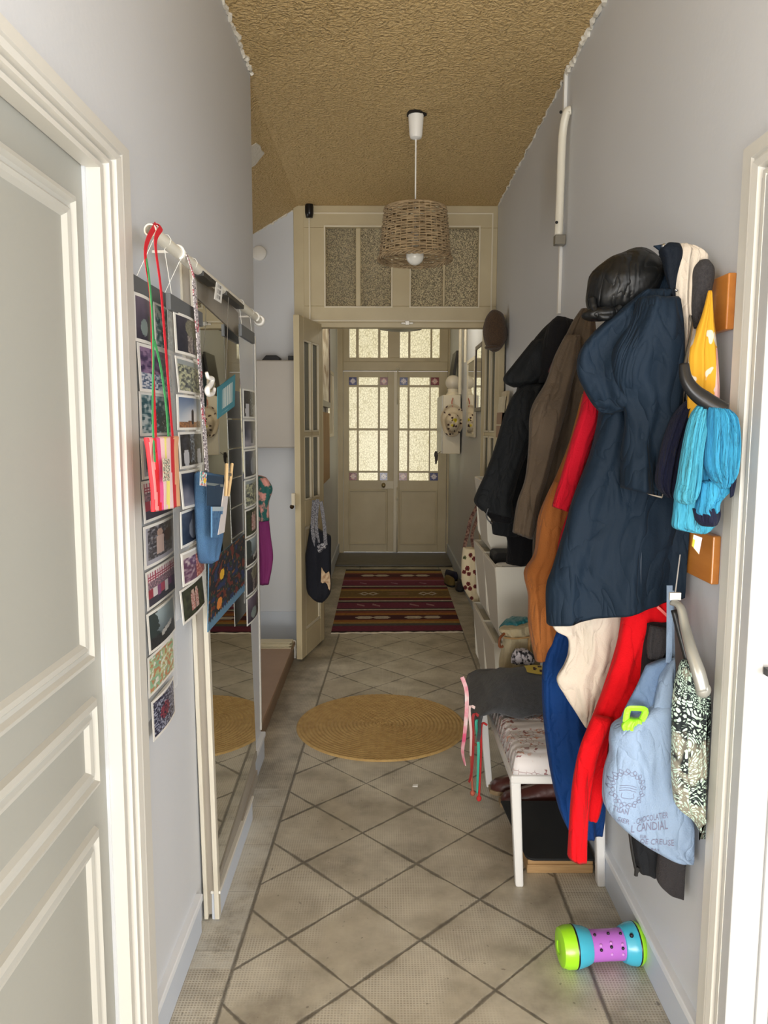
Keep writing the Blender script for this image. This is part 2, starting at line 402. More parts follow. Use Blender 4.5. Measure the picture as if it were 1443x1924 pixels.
bm = NB(); box(bm, -.62, -.472, YD, YD+.1, 0, CZ); box(bm, .735, .85, YD, YD+.1, 0, CZ); box(bm, -.472, .735, YD, YD+.1, 2.82, CZ); struct('wall_far', bm, cream2)

# baseboards
def baseboard(name, xw, sgn, y0, y1, h=.125, t=.014, m=basep):
    bm = NB(); xi = xw-sgn*.008; box(bm, min(xi, xw+sgn*t), max(xi, xw+sgn*t), y0, y1, 0, h-.023)
    o = struct(name, bm, m, bevel=.003)
    bm = NB(); a, b = xi, xw+sgn*(t+.006); box(bm, min(a, b), max(a, b), y0, y1, h-.022, h); obj('ridge', bm, ridgep, o, bevel=.003)
    return o
baseboard('baseboard_right', XR, -1, 1.593, 4.6)
baseboard('baseboard_left', XL, 1, 1.636, 2.10)
baseboard('baseboard_left_corner', XL, 1, 2.86, YC+.012)
bm = NB(); box(bm, -.52, -.497, 2.16, 2.75, .0, .085); o = struct('baseboard_mirror', bm, basep, bevel=.003)
bm = NB(); box(bm, -.522, -.491, 2.155, 2.755, .0851, .095); obj('ridge', bm, whitep, o, bevel=.003)
bm = NB(); box(bm, -1.7, -.535, YT-.014, YT, .0, .2); struct('baseboard_recess', bm, basep, bevel=.004)
bm = NB(); box(bm, XR-.014, XR, 4.68, YD, 0, .13); struct('baseboard_vestibule_right', bm, basep)
bm = NB(); box(bm, -.53, -.516, YT+.09, YD, 0, .13); struct('baseboard_vestibule_left', bm, basep)
# raised slab before the front door
bm = NB(); box(bm, -.516, XR-.015, 7.95, YD, 0, .022); struct('floor_threshold', bm, mat('dark_slab', (98, 94, 84), .4, bump=.2, bscale=30, c2=(80, 76, 68)), bevel=.006)
# corner strip on the end of the left wall
bm = NB(); box(bm, XL-.01, XL+.006, YC-.012, YC+.004, .14, at(480, 500, X=XL).z-.3); struct('trim_corner', bm, whitep, bevel=.002)
# brown wooden step of the stairs
a1 = at(553, 1238, Z=0); 
bm = NB(); box(bm, -1.6, -.575, YC+.01, 4.76, 0, .088); st = struct('stair_step', bm, mat('brown_step', (142, 116, 92), .5, bump=.15, bscale=20, c2=(124, 100, 80), cscale=5), bevel=.004)
bm = NB(); box(bm, -1.6, -.568, YC+.01, 4.768, .088, .112); obj('tread_edge', bm, mat('brown_tread', (160, 132, 108), .5, bump=.1, bscale=22, c2=(148, 120, 98)), st, bevel=.004)
bm = NB(); box(bm, -1.2, -.566, 4.768, 4.778, 0, .118); obj('end_strip', bm, whitep, st)

# ragged plaster edges where ceiling paper ends
def ragged(name, pts, r=.012, seed=1):
    rnd = random.Random(seed); bm = NB(); P = catmull(pts, 40); Q = [p+Vector((rnd.uniform(-1, 1)*.006, 0, rnd.uniform(-1, 1)*.006)) for p in P]
    tube(bm, Q, [r*rnd.uniform(.35, 1.3) for _ in Q], 6); return struct(name, bm, plaster)
ragged('trim_ceiling_right', [(XR-.003, 1.6, CZ-.004), (XR-.003, 2.6, CZ-.004), (XR-.003, 3.27, CZ-.004)], .013, 2)
ragged('trim_ceiling_right_far', [(XR-.003, 3.3, CZ-.004), (XR-.003, 4.3, CZ-.004), (XR-.003, YT, CZ-.004)], .006, 3)
ragged('trim_ceiling_left', [(XL+.004, 1.6, CZ-.004), (XL+.004, 2.6, CZ-.004), (XL+.004, YC, CZ-.004)], .010, 4)
ragged('trim_recess', [(pA.x, YT-.003, pA.z), (pB.x, YT-.003, pB.z), (-1.4, YT-.003, zz(-1.4))], .008, 5)
# bare plaster patch on the soffit
bm = NB(); c0 = Vector((-.70, 4.05, 0)); rnd = random.Random(3)
poly = []
for k in range(14):
    a = k/14*6.28; r = rnd.uniform(.06, .11); x, y = c0.x+r*math.cos(a), c0.y+r*1.4*math.sin(a); poly.append((x, y))
V = [bm.verts.new((x, y, zz(x)-.006)) for x, y in poly]; V2 = [bm.verts.new((x, y, zz(x)+.01)) for x, y in poly]
bm.faces.new(V); [bm.faces.new((V[i], V2[i], V2[(i+1) % 14], V[(i+1) % 14])) for i in range(14)]
tag(obj('plaster_patch', bm, plaster), 'ragged white plaster patch left bare on the brown ceiling above the recess', 'plaster patch')

# ---- door casings
def casing(bm, y_in, y_out, xw, sg, ztop, wh):
    """ridged casing up one side and over the top (towards the camera)"""
    w = y_out-y_in
    prof = [(0, 0), (0, .030), (.10, .030), (.14, .022), (.19, .022), (.22, .034), (.30, .034), (.33, .024), (.38, .024), (.42, .036), (.55, .038), (.60, .028), (.66, .028), (.70, .032), (.95, .032), (1.0, .024), (1.0, 0)]
    def P(u, h, z): return Vector((xw+sg*h, y_in+u*w, z))
    # vertical: u across y; head: u across z. mitre at the corner
    A = [bm.verts.new((xw+sg*h, y_in+u*w, 0)) for u, h in prof]
    B = [bm.verts.new((xw+sg*h, y_in+u*w, ztop+u*wh)) for u, h in prof]
    C = [bm.verts.new((xw+sg*h, .34, ztop+u*wh)) for u, h in prof]
    n = len(prof)
    for i in range(n-1):
        bm.faces.new((A[i], A[i+1], B[i+1], B[i])); bm.faces.new((B[i], B[i+1], C[i+1], C[i]))
    bm.faces.new(A); bm.faces.new(C[::-1])
bm = NB(); ztl = at(163, 318, X=-.553).z
casing(bm, 1.462, 1.635, XL-.004, 1, ztl, at(239, 281, X=-.528).z-ztl); dl = struct('door_1', bm, whitep)
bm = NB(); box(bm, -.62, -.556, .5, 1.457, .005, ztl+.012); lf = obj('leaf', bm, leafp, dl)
def moulding(parent, y0, y1, z0, z1, x=-.556, w=.048):
    bm = NB(); prof = [(0, 0), (.1, .010), (.3, .014), (.42, .006), (.55, .004), (.68, .010), (.85, .008), (1, 0)]
    rings = []
    for (u, h) in prof:
        d = u*w; rings.append([bm.verts.new((x+h, y, z)) for y, z in ((y0+d, z0+d), (y1-d, z0+d), (y1-d, z1-d), (y0+d, z1-d))])
    for i in range(len(rings)-1):
        for k in range(4): bm.faces.new((rings[i][k], rings[i][(k+1) % 4], rings[i+1][(k+1) % 4], rings[i+1][k]))
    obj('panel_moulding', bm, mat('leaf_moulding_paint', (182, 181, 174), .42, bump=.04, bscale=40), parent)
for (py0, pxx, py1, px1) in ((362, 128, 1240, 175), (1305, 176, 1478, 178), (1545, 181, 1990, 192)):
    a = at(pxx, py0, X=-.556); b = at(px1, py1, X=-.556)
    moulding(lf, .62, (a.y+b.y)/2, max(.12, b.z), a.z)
ztr = at(1397, 276, X=.712).z-.105
bm = NB(); casing(bm, 1.452, 1.592, XR+.004, -1, ztr, .105); dr = struct('door_2', bm, whitep)
bm = NB()
for (xa, xb, ya) in ((.711, .745, 1.448), (.745, .775, 1.455), (.775, .80, 1.448), (.80, .835, 1.442)):
    box(bm, xa, xb, ya, 1.50, 0, ztr+.02)
box(bm, .72, .835, .5, 1.5, ztr, ztr+.05)
obj('jamb', bm, mat('jamb_paint', (184, 185, 186), .42, bump=.05, bscale=40), dr, bevel=.002)
bm = NB(); p = at(1440, 1260, Y=1.44); box(bm, p.x-.004, p.x+.02, 1.428, 1.444, p.z-.008, p.z+.006); obj('latch_plate', bm, black, dr)
bm = NB(); 
sx = NB(); 
p0 = at(1437, 1755, Y=1.66); p1 = at(1437, 1868, Y=1.66); p2 = at(1437, 1912, Y=1.66)
# ------------------------------------------------------------------ glass partition at YT
pt = struct('trim_partition', (lambda b: (box(b, -.60, -.44, YT-.03, YT+.05, 0, CZ) , b)[1])(NB()), cream2, bevel=.004)
xl = at(583, 500, Y=YT).x; xr_ = at(932, 500, Y=YT).x; zb = at(760, 614, Y=YT).z
def at_t(x, y, Y=YT): 
    p = at(x, y, Y=Y); return p.x, p.z
bm = NB(); x905 = at(905, 800, Y=YT).x
box(bm, x905, XR, YT-.03, YT+.05, 0, zb+.02); obj('right_jamb', bm, cream2, pt, bevel=.004)
x608 = at(607, 900, Y=YT).x
bm = NB(); box(bm, -.44, x608, YT-.02, YT+.05, 0, zb+.02); obj('left_jamb', bm, cream2, pt, bevel=.004)
panes = []
for (a, b_) in ((612.7, 668.7), (677.8, 734), (773, 831), (837, 896)):
    x0, z1 = at_t(a, 429.6); x1, z0 = at_t(b_, 576.5); panes.append((x0, x1, z0, z1))
zP0, zP1 = panes[0][2], panes[0][3]
tw = thing('transom_window', (.1, YT, zb), 'cream glazed transom of four frosted panes above the open inner doors', 'transom window')
bm = NB(); xs = [-.535] + [v for p in panes for v in p[:2]] + [XR]
box(bm, -.535, XR, YT-.035, YT+.035, zP1, CZ); box(bm, -.535, XR, YT-.035, YT+.035, zb, zP0)
for i in range(0, 10, 2):
    thin = i in (4-2, 8-2)
    yy = .022 if i in (2, 6) else .035
    box(bm, xs[i], xs[i+1], YT-yy, YT+yy, zP0, zP1)
box(bm, -.45, XR-.03, YT-.05, YT+.03, zb-.012, zb+.022)
obj('frame', bm, cream2, tw, bevel=.004)
bm = NB()   # raised beads
for g0, g1 in ((0, 1), (2, 3)):
    o4 = (panes[g0][0]-.012, panes[g1][1]+.012, zP0-.012, zP1+.012); i4 = (panes[g0][0]-.002, panes[g1][1]+.002, zP0-.002, zP1+.002)
    frame_ring(bm, o4, i4, 'y', YT-.042, YT-.03)
frame_ring(bm, (-.50, XR-.03, zb+.03, CZ-.045), (-.49, XR-.04, zb+.04, CZ-.055), 'y', YT-.040, YT-.03)
obj('bead', bm, cream, tw, bevel=.002)
def frosted():
    m = bpy.data.materials.new('frosted_glass'); m.use_nodes = True; S = SN(m); b = S.N['Principled BSDF']; out = S.N['Material Output']
    b.inputs['Base Color'].default_value = (.16, .15, .12, 1); b.inputs['Roughness'].default_value = .2
    g = S.N.new('ShaderNodeNewGeometry'); n1 = S.noise(g.outputs['Position'], 190, 2, .6); bp = S.N.new('ShaderNodeBump'); bp.inputs['Strength'].default_value = 1; bp.inputs['Distance'].default_value = .02
    S.L.new(n1, bp.inputs['Height']); S.L.new(bp.outputs[0], b.inputs['Normal'])
    t = S.N.new('ShaderNodeBsdfTranslucent'); t.inputs[0].default_value = (.95, .90, .78, 1)
    mx = S.N.new('ShaderNodeMixShader'); S.L.new(S.m('ADD', .16, S.m('MULTIPLY', S.ramp(n1, .44, .58), .84)), mx.inputs[0]); S.L.new(b.outputs[0], mx.inputs[1]); S.L.new(t.outputs[0], mx.inputs[2]); S.L.new(mx.outputs[0], out.inputs[0])
    return m
fg = frosted()
for p in panes:
    bm = NB(); box(bm, p[0]-.003, p[1]+.003, YT-.003, YT+.003, p[2]-.003, p[3]+.003); obj('pane', bm, fg, tw)
bm = NB(); p = at(765, 607, Y=YT-.045); box(bm, p.x-.014, p.x+.014, YT-.062, YT-.045, p.z-.014, p.z+.014); box(bm, p.x-.04, p.x+.04, YT-.054, YT-.045, p.z-.008, p.z+.004); obj('bolt', bm, mat('bolt_metal', (190, 186, 176), .35, metal=.6), tw, bevel=.002)
# glazed door leaves of the partition, both folded back towards the camera
def leaf(name, h, e, z0, z1, label, sgn):
    """h: hinge point, e: free edge point (floor), Blender local x runs from hinge to edge"""
    root = thing(name, (h.x, h.y, 0), label, 'door leaf')
    ax = Vector((e.x-h.x, e.y-h.y, 0)); Wd = ax.length; ax.normalize(); nn = Vector((0, 0, 1)).cross(ax)
    def bx(bm, u0, u1, t0, t1, za, zb_):
        P = [];
        for z in (za, zb_):
            for (u, t) in ((u0, t0), (u1, t0), (u1, t1), (u0, t1)): P.append(Vector((h.x, h.y, 0))+ax*u+nn*t+Vector((0, 0, z)))
        hexa(bm, P)
    T = .019; s = .085; zm0, zm1 = z0+.86, z0+.98; lock = .97
    bm = NB()
    bx(bm, 0, s*.8, -T, T, z0, z1); bx(bm, Wd-s, Wd, -T, T, z0, z1); bx(bm, s*.8, Wd-s, -T, T, z0, z0+.17); bx(bm, s*.8, Wd-s, -T, T, .85, 1.02); bx(bm, s*.8, Wd-s, -T, T, z1-.14, z1)
    um = (s*.8+Wd-s)/2; 
    bx(bm, um-.014, um+.014, -T*.9, T*.9, 1.02, z1-.14); 
    zmid = 1.02+(z1-.14-1.02)*.42
    bx(bm, s*.8, Wd-s, -T*.9, T*.9, zmid-.013, zmid+.013)
    obj('frame', bm, cream2, root, bevel=.004)
    bm = NB()
    for sg in (-1, 1):
        for (ua, ub) in ((s*.8, um-.014), (um+.014, Wd-s)):
            for (za, zb_) in ((1.02, zmid-.013), (zmid+.013, z1-.14)):
                for q in ((ua, ua+.010, za, zb_), (ub-.010, ub, za, zb_), (ua, ub, za, za+.010), (ua, ub, zb_-.010, zb_)):
                    bx(bm, q[0], q[1], sg*T*.5, sg*T*1.0, q[2], q[3])
    obj('glazing_bead', bm, cream, root)
    for (ua, ub) in ((s*.8, um-.014), (um+.014, Wd-s)):
        for (za, zb_) in ((1.02, zmid-.013), (zmid+.013, z1-.14)):
            bm = NB(); bx(bm, ua, ub, -.002, .002, za, zb_); obj('pane', bm, mat('door_glass', (110, 112, 104), .15, bump=.5, bscale=220, spec=.6), root)
    bm = NB(); bx(bm, s*.8, Wd-s, -.008, .008, z0+.17, .85); obj('lower_panel', bm, cream2, root)
    bm = NB()
    for q in ((s*.8, s*.8+.02, z0+.17, .85), (Wd-s-.02, Wd-s, z0+.17, .85), (s*.8, Wd-s, z0+.17, z0+.19), (s*.8, Wd-s, .83, .85)):
        for sg in (-1, 1): bx(bm, q[0], q[1], sg*.006, sg*.016, q[2], q[3])
    obj('panel_moulding', bm, cream, root, bevel=.003)
    return root, bx, Wd, ax, nn
hL = at(606, 1200, Z=0); eL = at(563, 1240, Z=0); hL = Vector((-.435, YT-.04, 0)); 
zt = at(550, 592, Y=4.73).z
rt, bx, Wd, ax, nn = leaf('glazed_door_leaf', hL, Vector((-.535, 4.70, 0)), .012, zt, 'half open cream glazed door leaf with a dark tote bag hung on it', 1)
bm = NB(); bx(bm, Wd-.005, Wd+.022, -.035, -.012, 1.0, 1.075); obj('lock_box', bm, cream, rt, bevel=.003)
bm = NB(); p = Vector((hL.x, hL.y, 0))+ax*(Wd+.012)+nn*(-.035)+Vector((0, 0, .99)); ball(bm, p, .014); obj('knob', bm, mat('dark_brass', (60, 44, 28), .35, metal=.8), rt, smooth=True)
rt2, *_ = leaf('glazed_door_leaf', Vector((x905+.012, YT-.04, 0)), Vector((.712, 4.70, 0)), .012, zt, 'cream glazed door leaf folded back against the right wall under the tweed cap', -1)

# ------------------------------------------------------------------ front door (far)
gx = lambda x: at(x, 800, Y=YD).x
def gz(y): return at(742, y, Y=YD).z
def leaded(color_a, color_b, em, name):
    m = bpy.data.materials.new(name); m.use_nodes = True; S = SN(m); b = S.N['Principled BSDF']
    g = S.N.new('ShaderNodeNewGeometry'); pos = g.outputs['Position']
    mp = S.N.new('ShaderNodeMapping'); mp.inputs['Scale'].default_value = (1, 1, .62); S.L.new(pos, mp.inputs[0])
    v = S.N.new('ShaderNodeTexVoronoi'); v.inputs['Scale'].default_value = 48; v.feature = 'DISTANCE_TO_EDGE'; S.L.new(mp.outputs[0], v.inputs['Vector'])
    n1 = S.noise(mp.outputs[0], 90, 2); f = S.m('ADD', S.m('MULTIPLY', S.ramp(v.outputs['Distance'], .0, .16), .62), S.m('MULTIPLY', S.ramp(n1, .38, .58), .45), clamp=True)
    c = S.mix(f, lin(color_a), lin(color_b)); S.L.new(c, b.inputs['Emission Color']); b.inputs['Emission Strength'].default_value = em*.8
    b.inputs['Base Color'].default_value = (.25, .24, .2, 1); b.inputs['Roughness'].default_value = .25; return m
gl = leaded((176, 160, 104), (250, 240, 202), 1.0, 'hammered_daylit_glass')
fd = struct('door_3', (lambda b: (box(b, gx(629), gx(645), YD-.05, YD+.05, 0, CZ), box(b, gx(840), gx(857), YD-.05, YD+.05, 0, CZ), box(b, gx(645), gx(840), YD-.035, YD+.05, gz(697), gz(680)), b)[3])(NB()), cream2, bevel=.004)
bm = NB(); frame_ring(bm, (gx(629), gx(857), 0, 2.84), (gx(636), gx(850), -.1, 2.8), 'y', YD-.07, YD-.05); obj('architrave', bm, cream, fd)
def floral_tile(parent, x0, x1, z0, z1, col):
    bm = NB(); 
    def fn(u, v):
        r = math.hypot(u-.5, v-.5); a = math.atan2(v-.5, u-.5)
        if r < .07: return col
        if r < .12: return (240, 232, 225)
        if r < .34+.06*math.cos(8*a) and abs(math.sin(4*a)) > .25: return (226, 214, 222) if col[2] > col[0] else (235, 190, 178)
        return col
    sheet(bm, [(x0, YD-.02, z0), (x1, YD-.02, z0), (x1, YD-.02, z1), (x0, YD-.02, z1)], 18, 18, fn, th=.004, nrm=(0, -1, 0))
    obj('coloured_tile_pane', bm, painted('stained_glass', .2), parent)
cols = {0: [(656.2, 670.4), (674.3, 710), (714, 728.2)], 1: [(750.4, 765.2), (769.2, 806), (808.4, 823.5)]}
rws = [(709.3, 723.8), (727.8, 804.8), (809, 884.5), (888, 902.3)]
B_, R_ = (38, 42, 120), (128, 30, 34)
for s, (xa, xb) in enumerate(((645.5, 744.5), (745, 839.5))):
    root = obj('door_leaf', (lambda b: b)(NB()) , cream2, fd) if False else None
    bm = NB(); cs = cols[s]; xs = [gx(xa)] + [gx(v) for c in cs for v in c] + [gx(xb)]; zs = [gz(v) for r in rws for v in r]
    box(bm, xs[0], xs[1], YD-.03, YD+.02, .03, gz(698)); box(bm, xs[-2], xs[-1], YD-.03, YD+.02, .03, gz(698))
    box(bm, xs[1], xs[-2], YD-.03, YD+.02, zs[0], gz(698)); box(bm, xs[1], xs[-2], YD-.03, YD+.02, .03, zs[-1])
    lf = obj('leaf', bm, cream2, fd, bevel=.003)
    bm = NB()
    for i in (2, 4): box(bm, xs[i], xs[i+1], YD-.026, YD+.01, zs[-1], zs[0])
    for i in (1, 3, 5): box(bm, xs[1], xs[-2], YD-.0262, YD+.01, zs[i+1], zs[i])
    obj('glazing_bars', bm, cream2, lf)
    for ci, c in enumerate(cs):
        for ri, r in enumerate(rws):
            x0, x1, z1, z0 = gx(c[0]), gx(c[1]), gz(r[0]), gz(r[1])
            if ci != 1 and ri in (0, 3):
                top = ri == 0; col = (B_ if ci == 0 else R_) if top else (R_ if ci == 0 else B_)
                floral_tile(lf, x0, x1, z0, z1, col)
            else:
                bm = NB(); box(bm, x0, x1, YD-.016, YD-.010, z0, z1); obj('pane', bm, gl, lf)
    bm = NB(); pa, pb = (655, 728) if s == 0 else (752, 822)
    frame_ring(bm, (gx(pa), gx(pb), gz(1022), gz(920)), (gx(pa)+.018, gx(pb)-.018, gz(1022)+.018, gz(920)-.018), 'y', YD-.044, YD-.03)
    obj('panel_moulding', bm, cream2, lf, bevel=.004)
bm = NB(); box(bm, gx(739.5), gx(748), YD-.05, YD-.03, .03, gz(699)); obj('closing_bead', bm, cream, fd, bevel=.004)
bm = NB(); tube(bm, [(gx(746.5), YD-.06, gz(692)), (gx(746.5), YD-.06, gz(760))], .008); tube(bm, [(gx(746.5), YD-.06, gz(915)), (gx(746.5), YD-.06, gz(1036))], .008); ball(bm, (gx(746.5), YD-.062, gz(693)), .02); ball(bm, (gx(746.5), YD-.062, gz(935)), .016, .016, .03)
obj('bolt_rod', bm, cream, fd, smooth=True)
bm = NB(); box(bm, gx(717), gx(744), YD-.042, YD-.03, gz(918), gz(903)); obj('lock_plate', bm, cream, fd, bevel=.003)
bm = NB(); ball(bm, (gx(721), YD-.065, gz(911)), .024, .02, .03); obj('door_handle', bm, mat('old_brass', (150, 134, 96), .35, metal=.6), fd, smooth=True)
bm = NB(); box(bm, gx(741), gx(744), YD-.046, YD-.03, gz(916), gz(908)); obj('keyhole', bm, black, fd)
# fixed lights over the front door
wn = struct('window_1', (lambda b: (box(b, gx(645), gx(657), YD-.03, YD+.03, gz(680), 2.82), box(b, gx(728.2), gx(750.4), YD-.03, YD+.03, gz(672.5), 2.7), box(b, gx(824), gx(840), YD-.03, YD+.03, gz(680), 2.82), box(b, gx(657), gx(824), YD-.03, YD+.03, gz(680), gz(672.5)), box(b, gx(657), gx(824), YD-.03, YD+.03, 2.7, 2.82), b)[5])(NB()), cream2, bevel=.003)
for cs in ([(657.4, 669.2), (674.3, 710), (714.4, 728.2)], [(750.6, 766), (770, 807), (810.4, 825)]):
    bm = NB()
    for i in range(2): box(bm, gx(cs[i][1]), gx(cs[i+1][0]), YD-.02, YD+.01, gz(672.5), 2.7)
    obj('glazing_bars', bm, cream2, wn)
    for c in cs:
        bm = NB(); box(bm, gx(c[0]), gx(c[1]), YD-.010, YD-.005, gz(672.5), 2.7); obj('pane', bm, gl, wn)

# ================================================================== LEFT WALL
# leaning mirror door: near corners / far corners on the wall side and the room side
woodp = mat('pale_grey_wood', (205, 200, 186), .5, bump=.15, bscale=30, c2=(190, 184, 168), cscale=10, stretch=(6, 6, .5))
taupe = mat('taupe_rail', (150, 143, 132), .4, c2=(142, 135, 124), cscale=8, stretch=(6, 6, .4))
mirm = mat('mirror_silver', (236, 238, 234), .015, metal=1)
tb, tt = .050, .022      # how far the back of the door stands off
nb = at(410, 1735, X=-.500); nt_ = at(362, 492, X=-.515); fb = Vector((-.500, 2.90, .10)); ft = Vector((-.515, 2.74, 1.885))
NBt = Vector((-.500, nb.y, .005)); NTt = Vector((-.515, nt_.y, nt_.z))
root = thing('mirror_door', (-.52, 2.4, 0), 'tall mirror in a pale wood and taupe frame leaning on the left wall', 'mirror')
def PL(u, v, t):   # u along, v up, t behind the front plane
    q = NBt.lerp(fb, u).lerp(NTt.lerp(ft, u), v); q.x -= t; return q
def slab(bm, u0, u1, v0, v1, t0, t1):
    hexa(bm, [PL(u0, v0, t0), PL(u1, v0, t0), PL(u1, v0, t1), PL(u0, v0, t1), PL(u0, v1, t0), PL(u1, v1, t0), PL(u1, v1, t1), PL(u0, v1, t1)])
bm = NB(); slab(bm, -.002, .035, 0, 1, -.004, .010); obj('front_stile', bm, woodp, root, bevel=.002)
bm = NB(); slab(bm, -.002, .035, 0, 1, .030, .042); obj('back_stile', bm, woodp, root, bevel=.002)
bm = NB(); slab(bm, .012, .985, .005, .998, .006, .034); obj('core_panel', bm, taupe, root)
bm = NB(); slab(bm, .035, .985, .955, 1, -.002, .006); slab(bm, .035, .985, .052, .066, -.002, .006); slab(bm, .035, .985, .0, .02, -.001, .006); obj('top_and_bottom_rail', bm, taupe, root)
bm = NB(); slab(bm, .035, .985, .064, .956, .001, .006); obj('mirror_glass', bm, mirm, root)

# hanging rail
rr = thing('hanging_rail', (-.5, 2.3, 1.90), 'white hollow tube rail fixed along the left wall above the mirror', 'rail')
RX, RZ = -.492, 1.903; Ra, Rb = 1.652, 3.05
bm = NB()
for r in (.0135, .0105):
    pass
P0 = []
ring = lambda y, r: [bm.verts.new((RX+r*math.cos(k*math.pi/12), y, RZ+r*math.sin(k*math.pi/12))) for k in range(24)]
a, b_, c, d = ring(Ra, .0135), ring(Rb, .0135), ring(Ra, .0105), ring(Ra+.09, .0105)
for k in range(24):
    j = (k+1) % 24; bm.faces.new((a[k], a[j], b_[j], b_[k])); bm.faces.new((a[k], c[k], c[j], a[j])); bm.faces.new((c[k], d[k], d[j], c[j]))
bm.faces.new(b_); bm.faces.new(d)
obj('tube', bm, mat('rail_white', (232, 229, 216), .35), rr, smooth=True, auto=.6)
bm = NB(); lathe(bm, (RX, Rb, RZ), [(.0, -.005), (.019, -.005), (.022, 0), (.022, .012), (.018, .018), (0, .018)], 24, 'y', cap=False); obj('end_cap', bm, white, rr, smooth=True, auto=.6)
for y in (1.86, 2.95):
    bm = NB(); tube(bm, [(RX+.016*math.cos(a*.35-1.2), y, RZ+.016*math.sin(a*.35-1.2)) for a in range(12)], .003, 6); box(bm, XL, RX-.012, y-.003, y+.003, RZ-.002, RZ+.004); obj('wall_bracket', bm, white, rr)
for (ya, yb) in ((2.06, 2.22), (2.36, 2.64)):
    bm = NB(); box(bm, RX-.012, RX+.016, ya, yb, RZ-.017, RZ-.003); obj('dark_clip', bm, mat('dark_clip', (40, 40, 38), .4), rr, bevel=.002)

